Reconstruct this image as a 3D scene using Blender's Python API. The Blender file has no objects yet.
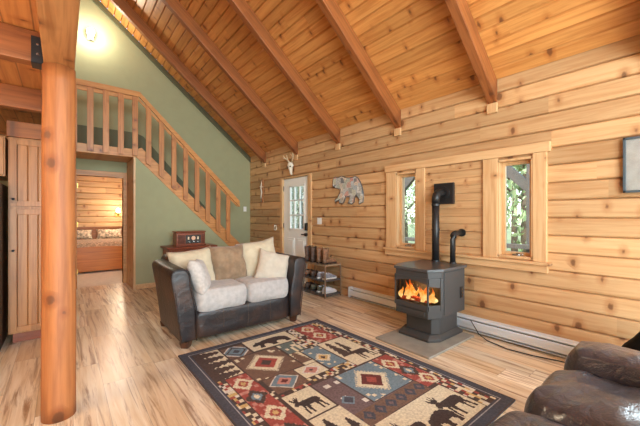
import bpy, bmesh, math, random
from mathutils import Vector, Matrix, noise as mnoise, Euler
R = math.radians
random.seed(7)
SC = bpy.context.scene
COL = SC.collection

# ------------------------------------------------------------------ camera
cam_d = bpy.data.cameras.new('camera')
cam_d.sensor_width = 36.0
cam_d.lens = 36.0 * 317.0 / 640.0
cam_d.shift_y = 3.0 / 640.0
cam_d.clip_start = 0.05
cam = bpy.data.objects.new('camera', cam_d)
COL.objects.link(cam)
cam.location = (0, 0, 1.3)
cam.rotation_euler = (R(90), 0, -math.atan2(391, 317) + R(90) - R(90) + 0.0)
cam.rotation_euler = (R(90), 0, -math.asin(317 / math.hypot(391, 317)))
SC.camera = cam

# ------------------------------------------------------------------ exposure, world, sun, window light
SC.view_settings.view_transform = 'Standard'
SC.view_settings.look = 'None'
SC.view_settings.gamma = 1.0
SC.view_settings.use_curve_mapping = False
SC.view_settings.exposure = 0.0
SC.cycles.use_denoising = True
SC.cycles.max_bounces = 10
SC.cycles.diffuse_bounces = 6
SC.cycles.sample_clamp_indirect = 6.0
SC.cycles.caustics_reflective = False
SC.cycles.caustics_refractive = False

W = bpy.data.worlds.new('sky')
SC.world = W
W.use_nodes = True
wn = W.node_tree
sky = wn.nodes.new('ShaderNodeTexSky')
sky.sky_type = 'NISHITA'
sky.sun_disc = False
sky.sun_elevation = R(48)
sky.sun_rotation = R(250)
wn.links.new(sky.outputs[0], wn.nodes['Background'].inputs[0])
wn.nodes['Background'].inputs[1].default_value = .9

sun_d = bpy.data.lights.new('sun', 'SUN')
sun_d.energy = 7.0
sun_d.angle = R(2)
sun_d.color = (1, .95, .85)
sun = bpy.data.objects.new('sun', sun_d)
COL.objects.link(sun)
sun.rotation_euler = Vector((0.62, -0.30, -0.72)).to_track_quat('-Z', 'Y').to_euler()


def area(name, loc, direction, sx, sy, power, color=(.93, .97, 1.0)):
    l = bpy.data.lights.new(name, 'AREA')
    l.shape = 'RECTANGLE'
    l.size, l.size_y = sx, sy
    l.energy = power
    l.color = color
    o = bpy.data.objects.new(name, l)
    COL.objects.link(o)
    o.location = loc
    o.rotation_euler = Vector(direction).to_track_quat('-Z', 'Y').to_euler()
    return o


# daylight entering by the glazed gable behind the camera and the patio door in the log wall
area('daylight_gable_low', (0.2, -3.34, 1.2), (0, 1, 0), 4.4, 2.0, 360, (.80, .96, 1.0))
area('daylight_gable_high', (0.0, -3.34, 3.55), (0, 1, 0), 3.4, 1.6, 290, (.80, .96, 1.0))
area('daylight_patio_door', (3.56, -.92, 1.2), (-1, 0, 0), 1.6, 1.9, 150, (.80, .96, 1.0))


def point(name, loc, power, color, r=.06):
    l = bpy.data.lights.new(name, 'POINT')
    l.energy = power
    l.color = color
    l.shadow_soft_size = r
    o = bpy.data.objects.new(name, l)
    COL.objects.link(o)
    o.location = loc
    return o


WARM = (1.0, .80, .56)
point('kitchen_lamp_light', (-1.7, 2.2, 1.9), 75, WARM, .15)
point('bedroom_fill_light', (.9, 8.3, 2.3), 60, (1, .9, .74), .12)  # unseen fill light, added to brighten the bedroom carpet; no fixture
point('bedroom_lamp_light', (1.25, 10.35, 1.55), 38, (1, .84, .6), .08)


# ------------------------------------------------------------------ node helpers
def lin(c):
    return tuple(((v / 255) / 12.92 if v <= 10 else ((v / 255 + .055) / 1.055) ** 2.4) for v in c)


def N(nt, t, ins=None, **at):
    n = nt.nodes.new(t)
    for k, v in at.items():
        setattr(n, k, v)
    for k, v in (ins or {}).items():
        s = n.inputs[k]
        if isinstance(v, bpy.types.NodeSocket):
            nt.links.new(v, s)
        else:
            if hasattr(s.default_value, '__len__') and len(s.default_value) == 4 and len(v) == 3:
                v = tuple(v) + (1,)
            s.default_value = v
    return n


def MA(nt, op, a, b=0.0, c=None):
    ins = {0: a, 1: b}
    if c is not None:
        ins[2] = c
    return N(nt, 'ShaderNodeMath', ins, operation=op).outputs[0]


def MIX(nt, fac, a, b, mode='MIX'):
    n = nt.nodes.new('ShaderNodeMix')
    n.data_type = 'RGBA'
    n.blend_type = mode
    for s, v in ((n.inputs[0], fac), (n.inputs[6], a), (n.inputs[7], b)):
        if isinstance(v, bpy.types.NodeSocket):
            nt.links.new(v, s)
        else:
            if hasattr(v, '__len__') and len(v) == 3:
                v = tuple(v) + (1,)
            s.default_value = v
    return n.outputs[2]


def RAMP(nt, fac, stops):
    n = nt.nodes.new('ShaderNodeValToRGB')
    nt.links.new(fac, n.inputs[0])
    e = n.color_ramp.elements
    while len(e) < len(stops):
        e.new(.5)
    for i, (p, c) in enumerate(stops):
        e[i].position = p
        e[i].color = (c, c, c, 1) if not hasattr(c, '__len__') else tuple(c) + (1,)
    return n.outputs[0]


def SMOOTH(nt, v, a, b, lo=0.0, hi=1.0):
    n = N(nt, 'ShaderNodeMapRange', {'Value': v, 'From Min': a, 'From Max': b, 'To Min': lo, 'To Max': hi}, interpolation_type='SMOOTHSTEP')
    return n.outputs[0]


def mk(name):
    m = bpy.data.materials.new(name)
    m.use_nodes = True
    return m, m.node_tree, m.node_tree.nodes['Principled BSDF']


def plain(name, rgb, rough=.5, metal=0.0, spec=.5, bump=0, bscale=60, var=0.0, coat=0.0, vscale=8):
    m, nt, b = mk(name)
    b.inputs['Roughness'].default_value = rough
    b.inputs['Metallic'].default_value = metal
    b.inputs['Specular IOR Level'].default_value = spec
    b.inputs['Coat Weight'].default_value = coat
    c = lin(rgb)
    tc = N(nt, 'ShaderNodeTexCoord').outputs['Object']
    if var:
        nz = N(nt, 'ShaderNodeTexNoise', {'Vector': tc, 'Scale': vscale, 'Detail': 4.0}).outputs[0]
        f = SMOOTH(nt, nz, .3, .7)
        col = MIX(nt, f, tuple(v * (1 - var) for v in c), tuple(min(1, v * (1 + var)) for v in c))
        nt.links.new(col, b.inputs['Base Color'])
    else:
        b.inputs['Base Color'].default_value = c + (1,)
    if bump:
        nz = N(nt, 'ShaderNodeTexNoise', {'Vector': tc, 'Scale': bscale, 'Detail': 3.0}).outputs[0]
        bp = N(nt, 'ShaderNodeBump', {'Height': nz, 'Strength': bump, 'Distance': .01})
        nt.links.new(bp.outputs[0], b.inputs['Normal'])
    return m


def emit(name, rgb, strength):
    m, nt, b = mk(name)
    b.inputs['Base Color'].default_value = lin(rgb) + (1,)
    b.inputs['Emission Color'].default_value = lin(rgb) + (1,)
    b.inputs['Emission Strength'].default_value = strength
    return m


def glass(name, tint=(.97, .985, .98), refl=.10):
    m, nt, b = mk(name)
    nt.nodes.remove(b)
    tr = N(nt, 'ShaderNodeBsdfTransparent', {0: tint})
    gl = N(nt, 'ShaderNodeBsdfGlossy', {'Roughness': .02})
    lw = N(nt, 'ShaderNodeLayerWeight', {0: .25})
    f = MA(nt, 'MULTIPLY_ADD', lw.outputs['Fresnel'], .8, refl * .4)
    mx = N(nt, 'ShaderNodeMixShader', {0: f, 1: tr.outputs[0], 2: gl.outputs[0]})
    nt.links.new(mx.outputs[0], nt.nodes['Material Output'].inputs[0])
    return m


def wood(name, light, dark, along='Y', across='Z', bw=.167, boff=0.0, seg=2.6, var=.16, knots=1.0, kscale=2.3, kasp=.62,
         rough=.45, seam=0.0, grain=1.0, coat=0.0, streak=None, hue=None):
    """procedural board wood: boards of width bw across one axis, grain along the other"""
    m, nt, b = mk(name)
    tc = N(nt, 'ShaderNodeTexCoord').outputs['Object']
    sp = N(nt, 'ShaderNodeSeparateXYZ', {0: tc})
    third = [a for a in 'XYZ' if a not in (along, across)][0]
    L, A, D = sp.outputs[along], sp.outputs[across], sp.outputs[third]
    u = MA(nt, 'DIVIDE', MA(nt, 'SUBTRACT', A, boff), bw)
    bid = MA(nt, 'FLOOR', u)
    r1 = N(nt, 'ShaderNodeTexWhiteNoise', {'W': bid}, noise_dimensions='1D').outputs['Value']
    sg = MA(nt, 'FLOOR', MA(nt, 'DIVIDE', MA(nt, 'ADD', L, MA(nt, 'MULTIPLY', r1, 13.0)), seg))
    rv = N(nt, 'ShaderNodeTexWhiteNoise', {'Vector': N(nt, 'ShaderNodeCombineXYZ', {0: bid, 1: sg}).outputs[0]}, noise_dimensions='2D')
    r2 = rv.outputs['Value']
    gv = N(nt, 'ShaderNodeCombineXYZ', {0: MA(nt, 'ADD', MA(nt, 'MULTIPLY', L, 1.6), MA(nt, 'MULTIPLY', r2, 40.0)),
                                        1: MA(nt, 'MULTIPLY', A, 26.0), 2: MA(nt, 'MULTIPLY', D, 26.0)}).outputs[0]
    g1 = N(nt, 'ShaderNodeTexNoise', {'Vector': gv, 'Scale': 1.0, 'Detail': 5.0, 'Roughness': .6, 'Distortion': .6}).outputs[0]
    f = SMOOTH(nt, g1, .32, .78)
    f = MA(nt, 'MULTIPLY', f, grain)
    col = MIX(nt, f, lin(light), lin(dark))
    if streak:
        sv = N(nt, 'ShaderNodeCombineXYZ', {0: MA(nt, 'ADD', MA(nt, 'MULTIPLY', L, 1.0), MA(nt, 'MULTIPLY', r2, 71.0)),
                                            1: MA(nt, 'MULTIPLY', A, 17.0), 2: r2}).outputs[0]
        s1 = N(nt, 'ShaderNodeTexNoise', {'Vector': sv, 'Scale': 1.3, 'Detail': 7.0, 'Roughness': .66, 'Distortion': .7}).outputs[0]
        col = MIX(nt, SMOOTH(nt, s1, .46, .68, 0, .95), col, lin(streak))
    col = MIX(nt, 1.0, col, RAMP(nt, r2, [(0, 1 - var), (1, 1 + var * .7)]), 'MULTIPLY')
    if hue:
        col = MIX(nt, SMOOTH(nt, rv.outputs['Color'], .35, .9, 0, .55), col, lin(hue))
    if knots:
        kv = N(nt, 'ShaderNodeCombineXYZ', {0: MA(nt, 'ADD', MA(nt, 'MULTIPLY', L, kscale), MA(nt, 'MULTIPLY', r1, 9.0)), 1: MA(nt, 'MULTIPLY', A, kscale * kasp)}).outputs[0]
        vo = N(nt, 'ShaderNodeTexVoronoi', {'Vector': kv, 'Scale': 1.0}, voronoi_dimensions='2D')
        cs = N(nt, 'ShaderNodeSeparateColor', {0: vo.outputs['Color']})
        wob = N(nt, 'ShaderNodeTexNoise', {'Vector': kv, 'Scale': 9.0, 'Detail': 2.0}).outputs[0]
        dd = MA(nt, 'ADD', vo.outputs['Distance'], MA(nt, 'MULTIPLY', MA(nt, 'SUBTRACT', wob, .5), .10))
        on = SMOOTH(nt, cs.outputs[0], .52, .53)
        size = MA(nt, 'MULTIPLY_ADD', MA(nt, 'POWER', cs.outputs[1], 2.0), .10 * knots, .03)
        halo = SMOOTH(nt, MA(nt, 'SUBTRACT', dd, MA(nt, 'MULTIPLY', size, 1.3)), 0, .22, .55, 0)
        core = SMOOTH(nt, MA(nt, 'SUBTRACT', dd, size), -.03, .05, .78, 0)
        halo = MA(nt, 'MULTIPLY', halo, on)
        core = MA(nt, 'MULTIPLY', core, on)
        dk = lin(dark)
        col = MIX(nt, halo, col, (dk[0] * .82, dk[1] * .66, dk[2] * .55))
        col = MIX(nt, core, col, lin((96, 58, 36)))
    if seam:
        fr = MA(nt, 'FRACT', u)
        e = MA(nt, 'MINIMUM', fr, MA(nt, 'SUBTRACT', 1.0, fr))
        col = MIX(nt, SMOOTH(nt, e, 0, seam, .6, 0), col, lin((70, 48, 32)))
        fl = MA(nt, 'FRACT', MA(nt, 'DIVIDE', MA(nt, 'ADD', L, MA(nt, 'MULTIPLY', r1, 13.0)), seg))
        el = MA(nt, 'MINIMUM', fl, MA(nt, 'SUBTRACT', 1.0, fl))
        col = MIX(nt, SMOOTH(nt, el, 0, .003, .5, 0), col, lin((70, 48, 32)))
    nt.links.new(col, b.inputs['Base Color'])
    b.inputs['Roughness'].default_value = rough
    b.inputs['Coat Weight'].default_value = coat
    b.inputs['Coat Roughness'].default_value = .25
    bp = N(nt, 'ShaderNodeBump', {'Height': g1, 'Strength': .12, 'Distance': .01})
    nt.links.new(bp.outputs[0], b.inputs['Normal'])
    return m


def fabric(name, rgb, var=.12, rough=.95, scale=300, mott=14):
    m, nt, b = mk(name)
    tc = N(nt, 'ShaderNodeTexCoord').outputs['Object']
    c = lin(rgb)
    n1 = N(nt, 'ShaderNodeTexNoise', {'Vector': tc, 'Scale': float(mott), 'Detail': 5.0}).outputs[0]
    col = MIX(nt, SMOOTH(nt, n1, .3, .7), tuple(v * (1 - var) for v in c), tuple(min(1, v * (1 + var)) for v in c))
    nt.links.new(col, b.inputs['Base Color'])
    b.inputs['Roughness'].default_value = rough
    b.inputs['Specular IOR Level'].default_value = .2
    b.inputs['Sheen Weight'].default_value = .25
    n2 = N(nt, 'ShaderNodeTexNoise', {'Vector': tc, 'Scale': float(scale), 'Detail': 2.0}).outputs[0]
    bp = N(nt, 'ShaderNodeBump', {'Height': n2, 'Strength': .3, 'Distance': .004})
    nt.links.new(bp.outputs[0], b.inputs['Normal'])
    return m


def leather(name, rgb, worn, amount=.5, rough=.36, wrinkle=.25):
    m, nt, b = mk(name)
    tc = N(nt, 'ShaderNodeTexCoord').outputs['Object']
    n1 = N(nt, 'ShaderNodeTexNoise', {'Vector': tc, 'Scale': 5.0, 'Detail': 5.0}).outputs[0]
    col = MIX(nt, SMOOTH(nt, n1, .42, .75, 0, amount), lin(rgb), lin(worn))
    nt.links.new(col, b.inputs['Base Color'])
    b.inputs['Roughness'].default_value = rough
    b.inputs['Specular IOR Level'].default_value = .6
    b.inputs['Coat Weight'].default_value = .35 if rough < .3 else 0
    b.inputs['Coat IOR'].default_value = 1.55
    b.inputs['Coat Roughness'].default_value = .16
    vo = N(nt, 'ShaderNodeTexVoronoi', {'Vector': tc, 'Scale': 160.0}).outputs['Distance']
    n2 = N(nt, 'ShaderNodeTexNoise', {'Vector': tc, 'Scale': 11.0, 'Detail': 3.0, 'Distortion': 1.0}).outputs[0]
    h = MA(nt, 'ADD', MA(nt, 'MULTIPLY', vo, .08), n2)
    bp = N(nt, 'ShaderNodeBump', {'Height': h, 'Strength': wrinkle, 'Distance': .05})
    nt.links.new(bp.outputs[0], b.inputs['Normal'])
    return m


# ------------------------------------------------------------------ mesh helpers
def box(bm, lo, hi):
    x0, y0, z0 = lo
    x1, y1, z1 = hi
    v = [bm.verts.new(p) for p in ((x0, y0, z0), (x1, y0, z0), (x1, y1, z0), (x0, y1, z0), (x0, y0, z1), (x1, y0, z1), (x1, y1, z1), (x0, y1, z1))]
    for f in ((3, 2, 1, 0), (4, 5, 6, 7), (0, 1, 5, 4), (1, 2, 6, 5), (2, 3, 7, 6), (3, 0, 4, 7)):
        bm.faces.new([v[i] for i in f])
    return v


def prism(bm, pts, axis, a, b):
    """extrude a polygon (list of 2-D points in the other two axes, in XYZ order) along axis from a to b"""
    def P(p, t):
        return {'X': (t, p[0], p[1]), 'Y': (p[0], t, p[1]), 'Z': (p[0], p[1], t)}[axis]
    va = [bm.verts.new(P(p, a)) for p in pts]
    vb = [bm.verts.new(P(p, b)) for p in pts]
    n = len(pts)
    bm.faces.new(va)
    bm.faces.new(list(reversed(vb)))
    for i in range(n):
        j = (i + 1) % n
        bm.faces.new((va[j], va[i], vb[i], vb[j]))


def cyl(bm, p0, p1, r0, r1=None, n=16, caps=True):
    p0, p1 = Vector(p0), Vector(p1)
    r1 = r0 if r1 is None else r1
    q = (p1 - p0).to_track_quat('Z', 'Y')
    A, B = [], []
    for i in range(n):
        t = 2 * math.pi * i / n
        d = q @ Vector((math.cos(t), math.sin(t), 0))
        A.append(bm.verts.new(p0 + d * r0))
        B.append(bm.verts.new(p1 + d * r1))
    for i in range(n):
        j = (i + 1) % n
        bm.faces.new((A[i], A[j], B[j], B[i]))
    if caps:
        bm.faces.new(list(reversed(A)))
        bm.faces.new(B)


def tube(bm, pts, rad, n=8):
    """tube along a path; rad a number or one radius per point"""
    pts = [Vector(p) for p in pts]
    k = len(pts)
    rs = rad if hasattr(rad, '__len__') else [rad] * k
    rings = []
    ref = Vector((0, 0, 1))
    for i, p in enumerate(pts):
        d = (pts[min(i + 1, k - 1)] - pts[max(i - 1, 0)]).normalized()
        s = d.cross(ref)
        if s.length < .05:
            s = d.cross(Vector((0, 1, 0)))
        s.normalize()
        t = s.cross(d)
        rings.append([bm.verts.new(p + (s * math.cos(a) + t * math.sin(a)) * rs[i]) for a in [2 * math.pi * q / n for q in range(n)]])
    for a, b in zip(rings, rings[1:]):
        for q in range(n):
            w = (q + 1) % n
            bm.faces.new((a[q], a[w], b[w], b[q]))
    bm.faces.new(list(reversed(rings[0])))
    bm.faces.new(rings[-1])


def loft(bm, rings, closed_caps=True):
    vs = [[bm.verts.new(p) for p in r] for r in rings]
    n = len(vs[0])
    for a, b in zip(vs, vs[1:]):
        for q in range(n):
            w = (q + 1) % n
            bm.faces.new((a[q], a[w], b[w], b[q]))
    if closed_caps:
        bm.faces.new(list(reversed(vs[0])))
        bm.faces.new(vs[-1])


def lathe(bm, prof, c=(0, 0), n=24):
    rings = [[(c[0] + r * math.cos(2 * math.pi * i / n), c[1] + r * math.sin(2 * math.pi * i / n), z) for i in range(n)] for r, z in prof]
    loft(bm, rings)


def puffy(bm, c, s, k=(4, 4, 4), n=12, amp=0.0, freq=4.0, seed=0, ridge=0.0):
    """superellipsoid cushion of half sizes s: each face of a cube pushed onto the superellipsoid"""
    t = bmesh.new()
    bmesh.ops.create_cube(t, size=2)
    bmesh.ops.subdivide_edges(t, edges=t.edges[:], cuts=n, use_grid_fill=True)
    idx = {}
    for v in t.verts:
        p = v.co
        q = Vector([math.sin(x * math.pi / 4) / math.sin(math.pi / 4) for x in p])
        f = sum(abs(a) ** e for a, e in zip(q, k)) ** (1 / max(k))
        q = q / f
        w = Vector((q[0] * s[0], q[1] * s[1], q[2] * s[2]))
        if amp:
            nn = mnoise.noise(w * freq + Vector((seed * 7.1, seed * 3.3, 0))) + .5 * mnoise.noise(w * freq * 2.3 + Vector((seed, 9, 4)))
            w += w.normalized() * nn * amp
        if ridge and w.z > 0:
            w.z += ridge * w.z / s[2] * mnoise.noise(Vector((w.x * 4 + seed * 3.7, w.y * 17 + w.x * 6, seed)))
        idx[v] = bm.verts.new(w + Vector(c))
    for f in t.faces:
        bm.faces.new([idx[v] for v in f.verts])
    t.free()


def pillow_bm(w, h, t, seed=0, n=22, wr=.012):
    bm = bmesh.new()
    top, bot = {}, {}
    for i in range(n + 1):
        for j in range(n + 1):
            u, v = 2 * i / n - 1, 2 * j / n - 1
            x = u * w / 2 * (1 - .09 * (1 - v * v))
            z = v * h / 2 * (1 - .09 * (1 - u * u))
            th = t / 2 * max(0, (1 - u ** 4) * (1 - v ** 4)) ** .55
            nz = (mnoise.noise(Vector((x * 9 + seed * 5, z * 9, seed))) + .6 * mnoise.noise(Vector((x * 21 + seed, z * 21, 3)))) * wr * min(1, th / (t * .2) if t else 0)
            x += mnoise.noise(Vector((z * 5, seed * 3, 1))) * .012
            z += mnoise.noise(Vector((x * 5, seed * 3, 8))) * .012
            e = i in (0, n) or j in (0, n)
            top[i, j] = bm.verts.new((x, -th - nz, z))
            bot[i, j] = top[i, j] if e else bm.verts.new((x, th + nz, z))
    for i in range(n):
        for j in range(n):
            bm.faces.new((top[i, j], top[i + 1, j], top[i + 1, j + 1], top[i, j + 1]))
            bm.faces.new((bot[i, j + 1], bot[i + 1, j + 1], bot[i + 1, j], bot[i, j]))
    return bm


def obj(name, bm, mat, parent=None, smooth=False, bevel=0.0, segs=2, loc=None, subsurf=0, angle=None):
    bmesh.ops.recalc_face_normals(bm, faces=bm.faces[:])
    me = bpy.data.meshes.new(name)
    bm.to_mesh(me)
    bm.free()
    for mt in (mat if isinstance(mat, (list, tuple)) else [mat]):
        me.materials.append(mt)
    if smooth:
        for p in me.polygons:
            p.use_smooth = True
    o = bpy.data.objects.new(name, me)
    COL.objects.link(o)
    if parent:
        o.parent = parent
    if loc:
        o.location = loc
    if bevel:
        md = o.modifiers.new('bevel', 'BEVEL')
        md.width = bevel
        md.segments = segs
        md.limit_method = 'ANGLE'
        md.angle_limit = R(35)
    if subsurf:
        md = o.modifiers.new('subdivision', 'SUBSURF')
        md.levels = md.render_levels = subsurf
    return o


def obj_each(name, bm, mat, parent, **kw):
    """one object per connected piece of the mesh"""
    seen, out = set(), []
    bm.verts.ensure_lookup_table()
    for v in bm.verts:
        if v in seen:
            continue
        comp, todo = [], [v]
        seen.add(v)
        while todo:
            c = todo.pop()
            comp.append(c)
            for e in c.link_edges:
                w = e.other_vert(c)
                if w not in seen:
                    seen.add(w)
                    todo.append(w)
        b2 = bmesh.new()
        mp = {c: b2.verts.new(c.co) for c in comp}
        fs = {f for c in comp for f in c.link_faces}
        for f in fs:
            b2.faces.new([mp[q] for q in f.verts])
        out.append(obj(name, b2, mat, parent, **kw))
    bm.free()
    return out


def bmbox(lo, hi):
    bm = bmesh.new()
    box(bm, lo, hi)
    return bm


def tag(o, label, cat, group=None, kind=None):
    o['label'] = label
    o['category'] = cat
    if group:
        o['group'] = group
    if kind:
        o['kind'] = kind
    return o


def thing(name, label, cat, loc=(0, 0, 0), rotz=0.0, group=None):
    o = bpy.data.objects.new(name, None)
    COL.objects.link(o)
    o.location = loc
    o.rotation_euler = (0, 0, rotz)
    o.empty_display_size = .1
    return tag(o, label, cat, group)


def struct(name, bm, mat, label=None, **kw):
    o = obj(name, bm, mat, **kw)
    o['kind'] = 'structure'
    if label:
        o['label'] = label
        o['category'] = name.split('_')[0]
    return o


def copy_tree(o, parent=None):
    c = o.copy()
    COL.objects.link(c)
    if parent:
        c.parent = parent
    for ch in list(o.children):
        copy_tree(ch, c)
    return c


# ------------------------------------------------------------------ materials
PINE_L, PINE_D = (206, 169, 124), (184, 137, 90)
M_log = wood('log_pine', PINE_L, PINE_D, 'Y', 'Z', .167, 1.283 - .167 * 8, 2.4, var=.22, knots=1.0, kscale=5.0)
M_log_x = wood('log_pine_across', PINE_L, PINE_D, 'X', 'Z', .167, 1.283 - .167 * 8, 2.4, var=.22, knots=1.0, kscale=5.0)
M_panel = wood('pine_panel_boards', (205, 167, 122), (183, 136, 90), 'Y', 'Z', .088, .0, 3, var=.10, knots=.8, kscale=7)
M_ceil = wood('ceiling_pine', (220, 160, 92), (190, 122, 60), 'Y', 'X', .1054, 3.6, 5.0, var=.14, knots=.8, kscale=5.5, rough=.42)
M_beam = wood('beam_fir', (162, 98, 52), (120, 68, 33), 'X', 'Y', .4, 0, 9, var=.08, knots=.35, kscale=3.5, rough=.45)
M_beam_y = wood('beam_fir_long', (198, 142, 90), (156, 102, 58), 'Y', 'X', .4, 0, 9, var=.06, knots=.35, kscale=3.5, rough=.45)
M_deck = wood('loft_decking', (216, 154, 92), (184, 118, 64), 'Y', 'X', .14, 0, 3, var=.16, knots=.7, kscale=5, seam=.05)
M_floor = wood('laminate_floor', (248, 238, 218), (220, 198, 164), 'Y', 'X', .192, .05, 1.22, var=.24, knots=.0, rough=.30, seam=.012, streak=(136, 98, 66), hue=(212, 176, 128))
M_trim = wood('pine_trim', (216, 180, 134), (196, 150, 102), 'Z', 'Y', .5, 0, 9, var=.05, knots=.45, kscale=5)
M_trim_y = wood('pine_trim_long', (216, 180, 134), (196, 150, 102), 'Y', 'Z', .5, .1, 9, var=.05, knots=.5, kscale=4.5)
M_stair = wood('stair_pine', (204, 144, 82), (172, 110, 56), 'X', 'Z', .9, 0, 9, var=.06, knots=.3, kscale=4.0, rough=.42)
M_balus = wood('baluster_pine', (192, 130, 74), (158, 98, 50), 'Z', 'X', .2125, .24, 9, var=.12, knots=.25, kscale=4.5, rough=.42)
M_post = wood('post_log', (180, 114, 64), (142, 82, 44), 'Z', 'X', .5, .25, 9, var=.03, knots=1.5, kscale=4.5, kasp=1.4, rough=.55, coat=0)
M_cab = wood('cabinet_pine', (178, 124, 76), (144, 94, 54), 'Z', 'X', .075, .02, 9, var=.10, knots=.0, rough=.4)
M_cherry = wood('cherry_wood', (140, 70, 36), (104, 46, 22), 'X', 'Z', .4, 0, 9, var=.06, knots=0, rough=.35)
M_bed = wood('bed_oak', (204, 128, 58), (174, 98, 40), 'X', 'Z', .9, 0, 9, var=.03, knots=0, rough=.35)
M_green = plain('sage_paint', (160, 161, 127), .75, bump=.05, bscale=220, var=.02, spec=.25)
M_dgreen = plain('dark_sage', (98, 102, 78), .7)
M_white = plain('white_enamel', (232, 232, 228), .4)
M_door = plain('door_paint', (238, 243, 240), .38, bump=.02)
M_heater = plain('heater_enamel', (216, 228, 236), .38)
M_dark_slot = plain('heater_slot', (40, 40, 40), .6)
M_black = plain('black_metal', (30, 30, 32), .42, bump=.03, bscale=300)
M_iron = plain('stove_iron', (66, 66, 66), .50, bump=.06, bscale=260, spec=.5)
M_iron2 = plain('stove_top_iron', (74, 75, 77), .30, bump=.03, bscale=260, spec=.6)
M_slate = plain('slate', (150, 148, 140), .5, bump=.1, bscale=40, var=.12)
M_glass = glass('window_glass')
M_stglass = glass('stove_glass', (.9, .86, .8), .08)
M_loveleather = leather('brown_black_leather', (38, 34, 36), (104, 72, 52), .4, .40, .18)
M_reclinleather = leather('glossy_espresso_leather', (58, 60, 72), (78, 78, 88), .5, .28, .30)
M_foot = plain('dark_foot', (70, 42, 28), .4)
M_seat = fabric('oatmeal_chenille', (180, 177, 174), .10, mott=22)
M_cream = fabric('cream_cotton', (194, 183, 158), .07)
M_tan = fabric('tan_suede', (142, 118, 94), .16)
M_lgrey = fabric('pale_grey_plush', (184, 179, 174), .12, mott=30)
M_ivory = fabric('ivory_linen', (194, 186, 170), .06)
M_carpet = fabric('bedroom_carpet', (214, 204, 190), .06)
M_quilt = fabric('patterned_quilt', (176, 150, 128), .45, mott=26)
M_case = fabric('pillow_case_print', (196, 180, 160), .6, mott=18)
M_thread = plain('grey_metal', (118, 110, 100), .35, .8)
M_chrome = plain('satin_nickel', (170, 170, 168), .25, 1.0)
M_brass = plain('brass', (190, 150, 80), .3, 1.0)
M_bone = plain('bone', (232, 224, 206), .6, bump=.15, bscale=40)
M_antler = plain('antler', (222, 200, 164), .55, bump=.1, bscale=60, var=.15)
M_grass = plain('lawn', (120, 128, 80), .95, var=.3, vscale=1.5)
M_bark = plain('bark', (104, 92, 78), .9, bump=.4, bscale=20, var=.3)
M_leafs = [plain('leaf_green', (150, 170, 122), .7, var=.35, vscale=.8), plain('leaf_pale', (190, 200, 160), .7, var=.3, vscale=.8), plain('leaf_dark', (118, 142, 104), .7, var=.35, vscale=.8)]
M_porch = plain('porch_timber', (86, 84, 78), .7, var=.1)
M_throw = plain('black_throw', (14, 13, 13), .9, spec=.2, bump=.2, bscale=30)

# ------------------------------------------------------------------ setting
YB, YF, XR = 7.19, -3.4, 3.6
SL, ZP = .83, 2.75           # roof slope, plate height at the log wall


def zr(x):
    return ZP + SL * (XR - abs(x))


struct('floor', bmbox((-3.75, YF - .1, -.08), (3.76, YB + .02, 0)), M_floor)
struct('ground', bmbox((3.77, -16, -.6), (60, 60, -.5)), M_grass)


def logwall(name, axis, pos, out, a0, a1, z0, z1, holes, mat, zbase=1.283 - .167 * 8, row=.167, depth=.027, thick=.16):
    """stacked-log wall face with rounded logs; holes are (a0, a1, z0, z1); out is +1 when the wall's back lies at larger coordinates"""
    bm = bmesh.new()

    def P(a, off, z):
        c = pos + out * off
        return (c, a, z) if axis == 'X' else (a, c, z)

    def strips(zs, offs):
        ring = None
        for i in range(len(zs) - 1):
            za, zb = zs[i], zs[i + 1]
            if zb - za < 1e-5:
                continue
            zm = (za + zb) / 2
            iv = [(a0, a1)]
            for h in holes:
                if h[2] < zm < h[3]:
                    nv = []
                    for p, q in iv:
                        if h[1] <= p or h[0] >= q:
                            nv.append((p, q))
                        else:
                            if h[0] > p:
                                nv.append((p, h[0]))
                            if h[1] < q:
                                nv.append((h[1], q))
                    iv = nv
            for p, q in iv:
                bm.faces.new([bm.verts.new(P(p, offs[i], za)), bm.verts.new(P(q, offs[i], za)), bm.verts.new(P(q, offs[i + 1], zb)), bm.verts.new(P(p, offs[i + 1], zb))])
    k0 = int(math.floor((z0 - zbase) / row)) - 1
    k1 = int(math.ceil((z1 - zbase) / row)) + 1
    ts = [0, .01, .02, .035, .055, .08, .12, .2, .5, .8, .88, .92, .945, .965, .98, .99, 1]
    for k in range(k0, k1):
        zs = [zbase + row * (k + t) for t in ts]
        extra = [v for h in holes for v in (h[2], h[3])] + [z0, z1]
        allz = sorted(set([z for z in zs if z0 <= z <= z1] + [e for e in extra if zs[0] < e < zs[-1] and z0 <= e <= z1]))
        offs = [depth * abs(2 * (z - zs[0]) / row - 1) ** 14 for z in allz]
        strips(allz, offs)
    bz = sorted(set([z0, z1] + [v for h in holes for v in (h[2], h[3]) if z0 <= v <= z1]))
    strips(bz, [thick] * len(bz))
    bmesh.ops.remove_doubles(bm, verts=bm.verts[:], dist=1e-5)
    return struct(name, bm, mat)


W1 = (2.424, 2.744, .875, 1.885)
W2 = (1.10, 1.424, .875, 1.885)
D1 = (4.785, 5.678, .0, 2.07)
W3 = (-1.74, -.10, .2, 2.2)
logwall('wall_right', 'X', XR, 1, YF, YB + .09, 0, 2.80, [W1, W2, D1, W3], M_log)
logwall('wall_left', 'X', -XR, -1, YF, YB, 0, 2.80, [], M_log)

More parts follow.
